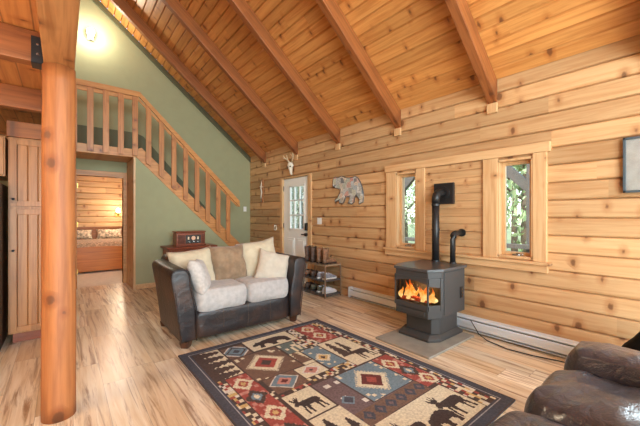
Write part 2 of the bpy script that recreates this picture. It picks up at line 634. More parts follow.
# green back wall with the bedroom doorway, and the partition under the stair
bm = bmesh.new()
DB = (.196, .906, 2.04)
t0, t1 = YB, YB + .1
for poly in ([(-3.6, 0), (DB[0], 0), (DB[0], DB[2]), (-3.6, DB[2])], [(DB[1], 0), (3.6, 0), (3.6, DB[2]), (DB[1], DB[2])],
             [(-3.6, DB[2]), (3.6, DB[2]), (3.6, zr(3.6)), (0, zr(0)), (-3.6, zr(3.6))]):
    prism(bm, poly, 'Y', t0, t1)
struct('wall_back', bm, M_green)
bm = bmesh.new()
prism(bm, [(1.0, 0), (3.30, 0), (3.30, .13), (1.0, 2.36)], 'Y', 6.42, 6.47)
struct('wall_under_stair', bm, M_green)
struct('trim_1', bmbox((.965, 6.405, 0), (.998, YB - .03, 2.335)), M_trim, bevel=.003)
# wood surround of the bedroom doorway
bm = bmesh.new()
box(bm, (DB[1], YB - .025, 0), (DB[1] + .06, YB + .11, DB[2] + .06))
box(bm, (DB[0] - .09, YB - .025, 0), (DB[0], YB + .11, DB[2] + .06))
box(bm, (DB[0] - .09, YB - .026, DB[2]), (DB[1] + .06, YB + .109, DB[2] + .10))
d2 = struct('door_2', bm, M_stair, bevel=.003)
bm = bmesh.new()
for z in (.25, 1.1, 1.8):
    box(bm, (DB[0] - .001, YB - .03, z), (DB[0] + .012, YB + .02, z + .09))
obj_each('hinge', bm, M_brass, d2)
struct('baseboard_back', bmbox((1.0, 6.40, 0), (3.28, 6.42, .085)), M_trim_y, bevel=.004)
# dark green band above the landing and the steps
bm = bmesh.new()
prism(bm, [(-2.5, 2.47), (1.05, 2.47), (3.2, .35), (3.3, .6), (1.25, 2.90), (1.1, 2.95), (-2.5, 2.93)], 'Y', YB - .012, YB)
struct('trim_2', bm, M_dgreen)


# ceiling: boards with V grooves, running along Y
def ceiling(name, side):
    bm = bmesh.new()
    n = int(3.62 / .1054) + 1
    g = .008
    rows = []
    for i in range(n):
        xa = XR - i * .1054
        xb = max(0.0, xa - .1054)
        rows += [(xa, .042), (xa - g, 0), (xb + g if xb > 0 else xb, 0), (xb, .042)]
        if xb <= 0:
            break
    y0, y1 = YF, YB
    for i in range(0, len(rows), 4):
        q = rows[i:i + 4]
        for a, b in zip(q, q[1:]):
            if a[0] - b[0] < 1e-4:
                continue
            p = [(side * a[0], y0, zr(a[0]) + a[1]), (side * a[0], y1, zr(a[0]) + a[1]), (side * b[0], y1, zr(b[0]) + b[1]), (side * b[0], y0, zr(b[0]) + b[1])]
            bm.faces.new([bm.verts.new(v) for v in p])
    # outer roof skin
    bm.faces.new([bm.verts.new(v) for v in ((side * 3.95, YF - .2, zr(3.95) + .2), (side * 3.95, YB + .2, zr(3.95) + .2), (0, YB + .2, zr(0) + .2), (0, YF - .2, zr(0) + .2))])
    return struct(name, bm, M_ceil)


ceiling('ceiling', 1)
ceiling('ceiling_left', -1)
# trim where ceiling meets green wall
bm = bmesh.new()
prism(bm, [(XR, zr(3.6) - .12), (XR, zr(3.6)), (0, zr(0)), (0, zr(0) - .12)], 'Y', YB - .03, YB)
struct('trim_3', bm, M_dgreen)

# gable wall behind the camera with big glazed openings
bm = bmesh.new()
ya, yb = YF - .1, YF
for lo, hi in (((-3.6, 0), (-2.0, 2.75)), ((2.4, 0), (3.6, 2.75)), ((-2.0, 2.2), (2.4, 2.75)), ((-2.0, 0), (2.4, .2))):
    box(bm, (lo[0], ya, lo[1]), (hi[0], yb, hi[1]))
prism(bm, [(-3.6, 2.75), (-1.7, 2.75), (-1.7, zr(1.7))], 'Y', ya, yb)
prism(bm, [(3.6, 2.75), (1.7, 2.75), (1.7, zr(1.7))], 'Y', ya, yb)
prism(bm, [(-1.7, 4.35), (1.7, 4.35), (0, zr(0))], 'Y', ya, yb)
struct('wall_front', bm, M_log_x)
bm = bmesh.new()
for x in (-2.0, -.55, .9, 2.33):
    box(bm, (x, YF - .05, .2), (x + .07, YF + .03, 2.2))
for x in (-1.7, -.035, 1.63):
    box(bm, (x, YF - .05, 2.75), (x + .07, YF + .03, 4.35))
struct('window_3', bm, M_trim)
bm = bmesh.new()
for y in (-1.74, -.955, -.17):
    box(bm, (XR - .02, y, .2), (XR + .1, y + .07, 2.2))
struct('window_4', bm, M_trim)

# ------------------------------------------------------------------ trims and windows of the log wall
HX = XR - .03
struct('trim_4', bmbox((HX - .012, .955, 1.915), (XR + .03, 2.93, 2.008)), M_trim_y, label='long pine header board over the two narrow windows', bevel=.003)
struct('trim_5', bmbox((HX - .05, .945, .832), (XR + .03, 2.94, .858)), M_trim_y, label='thin pine window ledge under the two narrow windows', bevel=.004)
struct('trim_6', bmbox((HX - .012, .975, .757), (XR + .03, 2.925, .832)), M_trim_y, label='pine apron board below the window ledge', bevel=.003)
for i, (a, b) in enumerate(((W1[1], 2.915), (2.30, W1[0]), (W2[1], 1.574), (.985, W2[0]))):
    struct('trim_%d' % (7 + i), bmbox((HX, a, .858), (XR + .15, b, 1.915)), M_trim, bevel=.003)
# boarded panel between the windows
bm = bmesh.new()
k = 0
z = .858
while z < 1.913:
    z2 = min(z + .088, 1.914)
    prism(bm, [(XR + .012, z), (XR - .008, z + .004), (XR - .008, z2 - .004), (XR + .012, z2)], 'Y', 1.575, 2.30)
    bm.verts.ensure_lookup_table()
    z = z2
o = obj('wall_right_panel', bm, M_panel)
o['kind'] = 'structure'


def window(name, y0, y1, z0, z1):
    bm = bmesh.new()
    # jamb lining in the depth of the wall, then the sash
    for lo, hi in (((y0 - .004, z0), (y0 + .014, z1)), ((y1 - .014, z0), (y1 + .004, z1)), ((y0, z0 - .004), (y1, z0 + .018)), ((y0, z1 - .018), (y1, z1 + .004))):
        box(bm, (XR - .025, lo[0], lo[1]), (XR + .158, hi[0], hi[1]))
    w = struct(name, bm, M_trim)
    bm = bmesh.new()
    s = .036
    a, b, c, d = y0 + .014, y1 - .014, z0 + .018, z1 - .018
    for lo, hi in (((a, c), (a + s, d)), ((b - s, c), (b, d)), ((a + s, c), (b - s, c + s)), ((a + s, d - s), (b - s, d))):
        box(bm, (XR + .045, lo[0], lo[1]), (XR + .085, hi[0], hi[1]))
    obj('sash', bm, M_trim, w, bevel=.004)
    obj('pane', bmbox((XR + .062, a + s - .004, c + s - .004), (XR + .066, b - s + .004, d - s + .004)), M_glass, w)
    bm = bmesh.new()
    ym = (y0 + y1) / 2
    box(bm, (XR + .012, ym - .035, z0 + .018), (XR + .045, ym + .035, z0 + .034))
    tube(bm, [(XR + .02, ym, z0 + .034), (XR - .005, ym - .02, z0 + .045), (XR - .02, ym - .075, z0 + .036)], .007)
    obj('crank', bm, M_chrome, w, smooth=True)
    return w


window('window_1', *W1)
window('window_2', *W2)

# entry door
y0, y1, z0, z1 = D1
bm = bmesh.new()
fw = .10
box(bm, (XR - .02, y0 - fw, 0), (XR + .15, y0, z1 + .03))
box(bm, (XR - .02, y1, 0), (XR + .15, y1 + fw, z1 + .03))
box(bm, (XR - .018, y0, z1), (XR + .15, y1, z1 + .03))
struct('trim_11', bm, M_trim, bevel=.003)
door = struct('door_1', bmesh.new(), M_door, label='pale painted entry door with a nine pane window and black lock')
bm = bmesh.new()
gy0, gy1, gz0, gz1 = 4.93, 5.45, 1.02, 1.915
xd0, xd1 = XR + .02, XR + .065
for lo, hi in (((y0 + .005, .015), (gy0, z1 - .005)), ((gy1, .015), (y1 - .005, z1 - .005)), ((gy0, .015), (gy1, gz0)), ((gy0, gz1), (gy1, z1 - .005))):
    box(bm, (xd0, lo[0], lo[1]), (xd1, hi[0], hi[1]))
for a, b in ((y0 + .12, 5.19), (5.27, y1 - .12)):
    box(bm, (xd0 - .008, a, .22), (xd0, b, .86))
    box(bm, (xd0 - .016, a + .04, .26), (xd0 - .008, b - .04, .82))
obj('slab', bm, M_door, door, bevel=.004)
bm = bmesh.new()
fr = .03
for lo, hi in (((gy0 - .01, gz0 - .01), (gy0 + fr, gz1 + .01)), ((gy1 - fr, gz0 - .01), (gy1 + .01, gz1 + .01)), ((gy0, gz0 - .01), (gy1, gz0 + fr)), ((gy0, gz1 - fr), (gy1, gz1 + .01))):
    box(bm, (xd0 - .012, lo[0], lo[1]), (xd0 + .03, hi[0], hi[1]))
for i in (1, 2):
    yy = gy0 + (gy1 - gy0) * i / 3
    box(bm, (xd0 - .008, yy - .013, gz0), (xd0 + .03, yy + .013, gz1))
    zz = gz0 + (gz1 - gz0) * i / 3
    box(bm, (xd0 - .008, gy0, zz - .013), (xd0 + .03, gy1, zz + .013))
obj('grille', bm, M_door, door, bevel=.003)
obj('pane', bmbox((xd0 + .03, gy0, gz0), (xd0 + .034, gy1, gz1)), M_glass, door)
obj('keypad_lock', bmbox((xd0 - .035, y0 + .04, 1.02), (xd0, y0 + .11, 1.17)), M_black, door, bevel=.008)
bm = bmesh.new()
cyl(bm, (xd0, y0 + .075, .945), (xd0 - .05, y0 + .075, .945), .03)
box(bm, (xd0 - .06, y0 + .06, .935), (xd0 - .04, y0 + .19, .957))
obj('handle', bm, M_black, door, bevel=.004)
bm = bmesh.new()
for z in (.25, 1.05, 1.82):
    box(bm, (xd0 - .012, y1 - .012, z), (xd0, y1 + .004, z + .1))
obj_each('hinge', bm, M_black, door)

# ------------------------------------------------------------------ rafters
beam_labels = [
    ('brown ceiling rafter at the far right edge, nearest the camera', .27),
    ('brown ceiling rafter ending above the right narrow window', 1.48),
    ('brown ceiling rafter ending above the left narrow window', 2.72),
    ('brown ceiling rafter ending above the patchwork bear on the wall', 3.94),
    ('brown ceiling rafter ending just right of the deer skull', 5.17),
    ('brown ceiling rafter ending above the carved stick, nearest the green wall', 6.44)]
bw2 = .047
for lb, y in beam_labels:
    t = thing('ceiling_rafter', lb, 'beam', (XR, y, ZP), 0, 'exposed ceiling rafters')
    th = math.atan(SL)
    bm = bmesh.new()
    prism(bm, [(x * math.cos(th) - z * math.sin(th), x * math.sin(th) + z * math.cos(th)) for x, z in ((-.003, -.24), (-.003, -.003), (-3.6, SL * 3.6 - .003), (-3.6, SL * 3.6 - .24))], 'Y', -bw2, bw2)
    tim = obj('timber', bm, M_beam, t, bevel=.006)
    tim.rotation_euler = (0, th, 0)
    obj('bearing_block', bmbox((-.032, -.052, -.345), (-.003, .052, -.241)), M_trim, t, bevel=.003)

# ------------------------------------------------------------------ loft: edge beam, joists, decking, landing
tag(obj('loft_beam', bmbox((-.095, -3.3, 2.262), (.06, 6.39, 2.49)), M_beam_y, bevel=.006), 'long timber loft beam overhead resting on the round log post', 'beam')
for i, (y, lb) in enumerate(((1.5, 'loft floor joist overhead at the left, nearest the camera'), (2.72, 'loft floor joist meeting the big beam beside the log post, with black hanger'),
                             (3.94, 'loft floor joist crossing above the pantry cabinet'))):
    t = thing('loft_joist', lb, 'joist', (-.095, y, 2.268), 0, 'loft floor joists')
    obj('timber', bmbox((-3.4, -.045, 0), (-.002, .045, .195)), M_beam, t, bevel=.005)
    bm = bmesh.new()
    box(bm, (-.06, -.052, -.006), (-.003, -.046, .16))
    box(bm, (-.06, .046, -.006), (-.003, .052, .16))
    box(bm, (-.06, -.052, -.008), (-.003, .052, -.002))
    h = obj('joist_hanger', bm, M_black, t)
    bm = bmesh.new()
    for z in (.05, .11):
        cyl(bm, (-.03, -.052, z), (-.03, -.056, z), .007, n=8)
    obj_each('bolt', bm, M_chrome, h)
bm = bmesh.new()
box(bm, (-3.6, YF, 2.466), (-.097, 6.39, 2.50))
struct('loft_floor', bm, M_deck)
bm = bmesh.new()
box(bm, (-3.6, 6.43, 2.34), (.985, YB - .012, 2.468))
struct('landing_floor', bm, M_stair)
tag(obj('landing_rim_board', bmbox((-.6, 6.395, 2.335), (1.0, 6.428, 2.478)), M_stair, bevel=.003), 'pine rim board along the edge of the stair landing above the bedroom door', 'board')

# ------------------------------------------------------------------ staircase and railing
t = thing('staircase', 'steep pine staircase climbing left along the sage wall to the landing', 'stairs', (1.0, 6.43, 0))


def zs(x):       # stringer bottom line, local x from the landing
    return 2.344 - .972 * (x - .016)


bm = bmesh.new()
prism(bm, [(0.004, 2.345), (0.004, 2.475), (.09, 2.52), (2.43, zs(2.43) + .27), (2.43, .0), (2.40, 0)], 'Y', -.025, .02)
obj('stringer', bm, M_stair, t, bevel=.003)
n = 12
for k in range(n):
    z = 2.468 - (k + 1) * .19
    x = .02 + k * .1955
    obj('tread', bmbox((x, .024, z - .035), (x + .23, .735, z)), M_stair, t)

rail = thing('stair_railing', 'pine stair and landing railing with flat wooden balusters', 'railing', (0, 6.36, 0))


def zt(x):
    return 3.485 - .992 * (x - 1.049)


bm = bmesh.new()
prism(bm, [(1.049, 3.39), (1.049, 3.485), (2.93, zt(2.93)), (2.93, zt(2.93) - .13)], 'Y', -.03, .01)
box(bm, (-.4, -.03, 3.395), (1.049, .01, 3.485))
obj('handrail', bm, M_stair, rail, bevel=.004)
bm = bmesh.new()
prism(bm, [(1.04, 3.33), (1.04, 3.385), (2.90, zt(2.90) - .10), (2.90, zt(2.90) - .16)], 'Y', .012, .032)
box(bm, (-.4, .012, 3.33), (1.04, .032, 3.44))
obj('sub_rail', bm, M_stair, rail, bevel=.003)
for k in range(14):
    x = -.08 + k * .2125
    if x < 1.05:
        a, b, c, d = 2.36, 2.36, 3.40, 3.40
    else:
        a = zs(x - .045 - 1) + .03
        b = a - .05
        c, d = zt(x - .043) - .09, zt(x + .043) - .09
    bm = bmesh.new()
    prism(bm, [(x - .043, a), (x + .043, b), (x + .043, d), (x - .043, c)], 'Y', -.012, .011)
    obj('baluster', bm, M_balus, rail, bevel=.003)

# ------------------------------------------------------------------ round post
bm = bmesh.new()
rings = []
for i in range(25):
    z = 2.26 * i / 24
    ring = []
    for q in range(32):
        a = 2 * math.pi * q / 32
        r = .090 - .004 * z / 2.26 + .003 * mnoise.noise(Vector((math.cos(a) * 1.2, math.sin(a) * 1.2, z * 2.2)))
        ring.append((r * math.cos(a), r * math.sin(a), z))
    rings.append(ring)
loft(bm, rings)
o = obj('log_post', bm, M_post, smooth=True, loc=(-.02, 2.675, 0))
tag(o, 'thick round peeled log post standing on the floor at the left', 'post')

# ------------------------------------------------------------------ bedroom
struct('floor_bedroom', bmbox((-1.6, YB + .02, -.08), (2.6, 11.3, -.001)), M_carpet)
logwall('wall_bedroom_back', 'Y', 11.0, 1, -1.6, 2.6, 0, 2.45, [], M_log_x, thick=.1)
logwall('wall_bedroom_right', 'X', 2.2, 1, YB + .1, 11.0, 0, 2.45, [], M_log, thick=.1)
logwall('wall_bedroom_left', 'X', -1.4, -1, YB + .1, 11.0, 0, 2.45, [], M_log, thick=.1)
struct('ceiling_bedroom', bmbox((-1.6, YB + .1, 2.42), (2.6, 11.2, 2.5)), M_deck)
bed = thing('bed', 'oak bed with patterned quilt seen through the bedroom doorway', 'bed', (.62, 8.86, 0))
hw = .82
bm = bmesh.new()
arch = [(-hw + i * 2 * hw / 16, .55 + .05 * (1 - (i / 8 - 1) ** 2)) for i in range(17)]
prism(bm, [(-hw, .04)] + arch + [(hw, .04)], 'Y', 0, .05)
for s in (-1, 1):
    box(bm, (s * hw - .03, -.01, .0), (s * hw + .03, .06, .60))
obj('footboard', bm, M_bed, bed, bevel=.006)
bm = bmesh.new()
box(bm, (-hw, 2.03, .1), (hw, 2.08, .98))
box(bm, (-hw - .03, 2.02, .93), (hw + .03, 2.09, 1.0))
obj('headboard', bm, wood('headboard_oak', (150, 92, 46), (112, 64, 30), 'X', 'Z', .9, 0, 9, var=.03, knots=0, rough=.4), bed, bevel=.008)
bm = bmesh.new()
for s in (-1, 1):
    box(bm, (s * hw - .02, .05, .2), (s * hw + .02, 2.03, .4))
obj_each('side_rail', bm, M_bed, bed)
bm = bmesh.new()
puffy(bm, (0, 1.04, .45), (.78, .97, .20), (8, 8, 4), 8)
obj('mattress', bm, M_seat, bed, smooth=True)
bm = bmesh.new()
puffy(bm, (0, .85, .53), (.80, .78, .165), (6, 6, 3), 14, .014, 5)
obj('quilt', bm, M_quilt, bed, smooth=True)
for x, lb in ((.32, 'printed bed pillow at the left of the headboard'), (1.02, 'printed bed pillow at the right of the headboard')):
    o = obj('bed_pillow', pillow_bm(.62, .28, .17, 3 + x), M_case, smooth=True, loc=(x, 10.66, .80))
    o.rotation_euler = (R(-20), 0, 0)
    tag(o, lb, 'pillow', 'bed pillows')
lamp = thing('bedroom_wall_lamp', 'small glowing wall lamp on the bedroom log wall', 'lamp', (1.25, 10.96, 1.35))
bm = bmesh.new()
box(bm, (-.05, -.0, -.08), (.05, .03, .1))
tube(bm, [(0, 0, 0), (0, -.06, -.02), (0, -.1, .04)], .01)
obj('bracket', bm, M_brass, lamp)
bm = bmesh.new()
lathe(bm, [(.035, .04), (.06, .08), (.05, .16), (.02, .18)], (0, -.1))
obj('lamp_shade', bm, emit('lamp_glow', (255, 236, 190), 9), lamp, smooth=True)

# ------------------------------------------------------------------ kitchen side
cab = thing('pantry_cabinet', 'tall beadboard pine pantry cabinet behind the log post', 'cabinet', (-.43, 4.46, 0))
bm = bmesh.new()
box(bm, (.03, .04, 0.0), (.43, .58, .10))
obj('toe_kick', bm, M_cherry, cab)
obj('body', bmbox((0, 0, .10), (.45, .60, 2.10)), M_cab, cab, bevel=.003)
obj('crown', bmbox((-.01, -.03, 2.10), (.47, .6, 2.26)), M_beam, cab, bevel=.005)


def beaddoor(z0, z1, knobz):
    bm = bmesh.new()
    w = .45
    box(bm, (.015, -.022, z0), (.065, -.001, z1))
    box(bm, (w - .065, -.022, z0), (w - .015, -.001, z1))
    box(bm, (.065, -.0215, z1 - .055), (w - .065, -.001, z1))
    box(bm, (.065, -.0215, z0), (w - .065, -.001, z0 + .055))
    x = .067
    while x < w - .07:
        x2 = min(x + .08, w - .067)
        prism(bm, [(x, -.003), (x + .006, -.013), (x2 - .006, -.013), (x2, -.003)], 'Z', z0 + .055, z1 - .055)
        x = x2
    d = obj('door', bm, M_cab, cab, bevel=.002)
    bm = bmesh.new()
    puffy(bm, (.04, -.04, knobz), (.013, .014, .013), (2, 2, 2), 3)
    cyl(bm, (.04, -.022, knobz), (.04, -.032, knobz), .006, n=8)
    obj_each('knob', bm, M_black, d, smooth=True)


beaddoor(1.40, 2.08, 1.47)
beaddoor(.12, 1.37, .95)
fr = thing('refrigerator', 'tall dark appliance at the left edge beside the pantry', 'refrigerator', (-.86, 4.16, 0))
obj('body', bmbox((-.43, .05, .02), (.40, .72, 1.62)), plain('appliance_black', (38, 26, 24), .35), fr, bevel=.01)
obj('door', bmbox((-.42, 0, .05), (.39, .048, 1.61)), plain('appliance_door', (48, 32, 28), .3), fr, bevel=.012)
bm = bmesh.new()
tube(bm, [(-.36, -.001, .7), (-.36, -.05, .72), (-.36, -.05, 1.3), (-.36, -.001, 1.32)], .012)
obj('handle', bm, M_black, fr, smooth=True)
oc = thing('overhead_cabinet', 'short pine cabinet mounted above the dark appliance at the left edge', 'cabinet', (-.87, 4.46, 1.70))
obj('body', bmbox((-.43, 0, 0), (.42, .6, .40)), M_cab, oc, bevel=.003)
for a, b in ((-.42, -.005), (.005, .41)):
    obj('door', bmbox((a, -.022, .01), (b, -.001, .39)), M_cab, oc, bevel=.006)

# ------------------------------------------------------------------ rug
PAL = {'navy': (80, 84, 96), 'dk': (84, 74, 72), 'brown': (118, 98, 88), 'cream': (216, 212, 190), 'red': (158, 86, 80), 'blue': (118, 142, 158),
       'pale': (214, 214, 208), 'purple': (116, 102, 106), 'sil': (74, 66, 66), 'dred': (106, 62, 62), 'line': (160, 164, 170), 'teal': (108, 122, 122), 'gold': (200, 176, 124), 'pink': (190, 140, 132)}


def inpoly(x, y, P):
    c = False
    j = len(P) - 1
    for i in range(len(P)):
        if (P[i][1] > y) != (P[j][1] > y) and x < (P[j][0] - P[i][0]) * (y - P[i][1]) / (P[j][1] - P[i][1]) + P[i][0]:
            c = not c
        j = i
    return c


BEAR = [(0, .62), (.03, .45), (.10, .36), (.16, .22), (.24, .26), (.34, .16), (.5, .10), (.68, .08), (.84, .14), (.96, .30), (1, .5), (.98, .72), (.98, 1), (.84, 1), (.85, .8),
        (.78, .66), (.64, .64), (.60, .8), (.62, 1), (.46, 1), (.45, .8), (.40, .66), (.30, .62), (.27, .8), (.27, 1), (.13, 1), (.15, .82), (.18, .64), (.10, .66), (.03, .68)]
MOOSE = [(0, .46), (.04, .38), (.10, .34), (.06, .28), (.0, .18), (.03, .05), (.07, .16), (.12, .22), (.13, .06), (.18, .2), (.22, .02), (.24, .2), (.32, .06), (.29, .24), (.22, .32), (.28, .36), (.40, .34),
         (.6, .36), (.80, .36), (.92, .42), (.95, .55), (.9, .62), (.92, .78), (.96, 1), (.88, 1), (.85, .8), (.8, .68), (.76, .82), (.78, 1), (.70, 1), (.70, .8), (.66, .64), (.46, .64), (.42, .8), (.42, 1), (.34, 1),
         (.33, .8), (.30, .62), (.24, .8), (.24, 1), (.17, 1), (.18, .78), (.22, .56), (.16, .50), (.08, .54)]


def tree_up(u, v, x0, w):          # conifer pointing up (v = 0 is the tip)
    if not 0 <= v <= 1:
        return False
    tier = (v * 5) % 1
    half = w * (.12 + .55 * v + .28 * tier)
    return abs(u - x0) < half * .75


def hexdia(da, db, ra, rb):
    return abs(da) / ra + abs(db) / rb


def steps(v, s):
    return math.floor(v / s) * s


def dots(a, b, sa, sb, keep=.55):
    i, j = math.floor(a / sa), math.floor(b / sb)
    h = math.sin(i * 12.9898 + j * 78.233) * 43758.5453
    return (h - math.floor(h)), (h * 7.13 - math.floor(h * 7.13)) < keep


def rugcol(a, b):
    Wd, Ln = 1.645, 2.235
    ea, eb = min(a, Wd - a), min(b, Ln - b)
    e = min(ea, eb)
    if e < .065:
        return 'navy' if e > .008 else 'dk'
    if e < .073:
        return 'line'
    if e < .088:
        return 'navy'

    def rel(p):
        return ((a - p[0]) / (p[1] - p[0]), (b - p[2]) / (p[3] - p[2])) if p[0] <= a < p[1] and p[2] <= b < p[3] else None

    def gap(p):
        return min(a - p[0], p[1] - a, b - p[2], p[3] - b) < .008

    def confetti():
        h, k = dots(a, b, .026, .034)
        return ('cream', 'pale', 'red', 'gold', 'cream')[int(h * 4.99)] if k else 'dk'

    def reddia(cs, base='red'):
        for ca, cb, t in cs:
            d = hexdia(steps(a - ca + .006, .012), steps(b - cb + .006, .012), .085, .105)
            if d < 1:
                c = ('cream', 'red', 'gold') if t else ('dk', 'blue', 'cream')
                return c[0] if d > .55 else (c[1] if d > .28 else c[2])
        h, k = dots(a, b, .03, .035, .22)
        return 'pink' if k else base

    def big(ca, cb, ra, rb, cin, ccore, base):
        th = .012 * (1 if (math.floor((a - b) / .02) + math.floor((a + b) / .02)) % 2 else -1)
        d = hexdia(a - ca, b - cb, ra, rb)
        if d < .30:
            return ccore
        if d < .62:
            return cin
        if d < .95 + th * 6:
            return 'cream'
        h, k = dots(a, b, .03, .03, .14)
        return 'cream' if k and hexdia(a - ca, b - cb, ra * 1.5, rb * 1.5) > 1 else base

    p = (.09, .335, .09, .69)
    r = rel(p)
    if r:
        if gap(p):
            return 'dk'
        for c in (.12, .32, .52, .72, .9):
            if tree_up(r[1], 1 - r[0] * 1.05 if c != .52 else 1 - r[0] * .9, c, .10 * 2):
                return 'dk'
        return 'navy' if r[0] < .3 else 'cream'
    p = (.335, .575, .13, .39)
    r = rel(p)
    if r:
        d = hexdia(a - .455, b - .26, .15, .16)
        return 'dk' if gap(p) else ('navy' if d < .25 else 'blue' if d < .55 else 'dk' if d < .68 else 'blue' if d < .85 else 'pale' if d < .98 else 'brown')
    p = (.575, 1.105, .09, .375)
    r = rel(p)
    if r:
        return 'dk' if gap(p) else ('sil' if inpoly((r[0] - .10) / .78, (r[1] - .2) / .68, BEAR) else 'cream')
    p = (1.2, 1.465, .09, .61)
    if rel(p):
        return 'dk' if gap(p) else reddia([(1.33, .22, 1), (1.33, .44, 1)])
    p = (1.14, 1.485, .61, 1.185)
    r = rel(p)
    if r:
        if gap(p):
            return 'dk'
        if inpoly((r[0] - .36) / .60, (r[1] - .40) / .52, MOOSE):
            return 'sil'
        if tree_up(r[0], (r[1] - .06) / .6, .27, .26) or tree_up(r[0], (r[1] - .12) / .55, .55, .2) and r[1] < .5:
            return 'dk'
        return 'cream'
    p = (1.305, 1.52, 1.185, 1.765)
    if rel(p):
        return 'dk' if gap(p) else reddia([(1.39, 1.34, 1), (1.42, 1.51, 0), (1.44, 1.68, 1)])
    p = (.845, 1.305, 1.19, 1.635)
    if rel(p):
        return 'dk' if gap(p) else big(1.065, 1.415, .175, .19, 'dred', 'red', 'blue')
    p = (.335, .80, .39, .895)
    if rel(p):
        return 'dk' if gap(p) else big(.565, .635, .19, .20, 'red', 'dk', 'brown')
    p = (.92, 1.14, .63, 1.075)
    if rel(p):
        return 'dk' if gap(p) else big(1.02, .87, .09, .10, 'gold', 'dk', 'blue')
    p = (.80, 1.015, .375, .63)
    if rel(p):
        h, k = dots(a, b, .03, .05, .3)
        return 'dk' if gap(p) else ('cream' if k else 'teal')
    p = (.78, .92, .63, .895)
    r = rel(p)
    if r:
        return 'brown' if tree_up(r[0], r[1] * 1.2, .5, .8) else 'cream'
    p = (.665, .92, .895, 1.085)
    if rel(p):
        d = hexdia(a - .79, b - .99, .09, .08)
        return 'dk' if gap(p) else ('dk' if d < .25 else 'pink' if d < .8 else 'pale' if d < 1.1 else 'cream')
    p = (.38, .665, .87, 1.13)
    if rel(p):
        d = hexdia(a - .52, b - 1.0, .14, .13)
        return 'dred' if d < .25 else 'pink' if d < .5 else 'blue' if d < .88 else 'pale' if d < .98 else 'brown'
    p = (.335, 1.14, 1.07, 1.18)
    if rel(p):
        return confetti()
    p = (.155, .355, .69, 2.147)
    if rel(p):
        return 'dk' if gap(p) else reddia([(.25, .84, 1), (.25, 1.06, 0), (.26, 1.30, 1), (.25, 1.53, 0), (.25, 1.76, 1), (.25, 1.99, 0)])
    if a < .155 or a > 1.41 or (1.015 < a < 1.2 and b < .63):
        return confetti()
    p = (.365, .635, 1.18, 1.50)
    r = rel(p)
    if r:
        return 'dk' if gap(p) else ('sil' if inpoly((r[0] - .1) / .78, (r[1] - .12) / .76, MOOSE) else 'cream')
    p = (.635, .845, 1.19, 1.79)
    if rel(p) or (.845 <= a < 1.31 and 1.635 <= b < 1.785):
        d = hexdia(a - .73, b - 1.5, .09, .09)
        if b > 1.64:
            ph = ((a - .66) / .11) % 1
            d2 = hexdia((ph - .5) * .11, b - 1.71, .05, .055)
            return 'navy' if d2 < 1 and d2 > .4 else ('purple' if d2 < 1 else 'brown')
        return 'navy' if d < .5 else 'blue' if d < .7 else ('pale' if dots(a, b, .05, .05, .07)[1] else 'purple')
    p = (.365, .66, 1.50, 2.147)
    r = rel(p)
    if r:
        if gap(p):
            return 'dk'
        return 'sil' if any(tree_up(r[0], (r[1] - o) / .8, c, .3) for c, o in ((.3, .08), (.72, .2))) else 'cream'
    p = (.66, 1.41, 1.785, 2.147)
    r = rel(p)
    if r:
        if gap(p):
            return 'dk'
        if inpoly((r[0] - .62) / .36, (r[1] - .10) / .78, MOOSE) or inpoly((r[0] - .34) / .34, (r[1] - .42) / .50, BEAR) or inpoly((r[0] - .06) / .30, (r[1] - .12) / .8, MOOSE):
            return 'sil'
        return 'cream'
    return 'dk'


def make_rug():
    Wd, Ln, c = 1.645, 2.235, .0075
    na, nb = int(Wd / c), int(Ln / c)
    bm = bmesh.new()
    la = bm.loops.layers.float_color.new('weave')
    V = [[bm.verts.new((i * Wd / na, -j * Ln / nb, .011)) for j in range(nb + 1)] for i in range(na + 1)]
    for i in range(na):
        for j in range(nb):
            f = bm.faces.new((V[i][j], V[i][j + 1], V[i + 1][j + 1], V[i + 1][j]))
            col = lin(PAL[rugcol((i + .5) * Wd / na, (j + .5) * Ln / nb)])
            for l in f.loops:
                l[la] = col + (1,)
    e = lin(PAL['navy']) + (1,)
    lo = [bm.verts.new(p) for p in ((0, 0, 0), (Wd, 0, 0), (Wd, -Ln, 0), (0, -Ln, 0))]
    sides = [[V[i][0] for i in range(na + 1)] + [lo[1], lo[0]], [V[na][j] for j in range(nb + 1)] + [lo[2], lo[1]],
             [V[i][nb] for i in range(na, -1, -1)] + [lo[3], lo[2]], [V[0][j] for j in range(nb, -1, -1)] + [lo[0], lo[3]]]
    for s in sides:
        f = bm.faces.new(s)
        for l in f.loops:
            l[la] = e
    m, nt, b = mk('lodge_rug_weave')
    at = N(nt, 'ShaderNodeVertexColor', layer_name='weave')
    tc = N(nt, 'ShaderNodeTexCoord').outputs['Object']
    nz = N(nt, 'ShaderNodeTexNoise', {'Vector': tc, 'Scale': 70.0, 'Detail': 4.0}).outputs[0]
    col = MIX(nt, 1.0, at.outputs[0], RAMP(nt, nz, [(.25, .72), (.75, 1.25)]), 'MULTIPLY')
    nt.links.new(col, b.inputs['Base Color'])
    b.inputs['Roughness'].default_value = .95
    b.inputs['Specular IOR Level'].default_value = .15
    bp = N(nt, 'ShaderNodeBump', {'Height': N(nt, 'ShaderNodeTexNoise', {'Vector': tc, 'Scale': 240.0}).outputs[0], 'Strength': .4, 'Distance': .006})
    nt.links.new(bp.outputs[0], b.inputs['Normal'])
    o = obj('area_rug', bm, m, loc=(.824, 3.10, .001))
    tag(o, 'dark patchwork lodge rug with bears, moose and diamonds lying on the floor', 'rug')


make_rug()

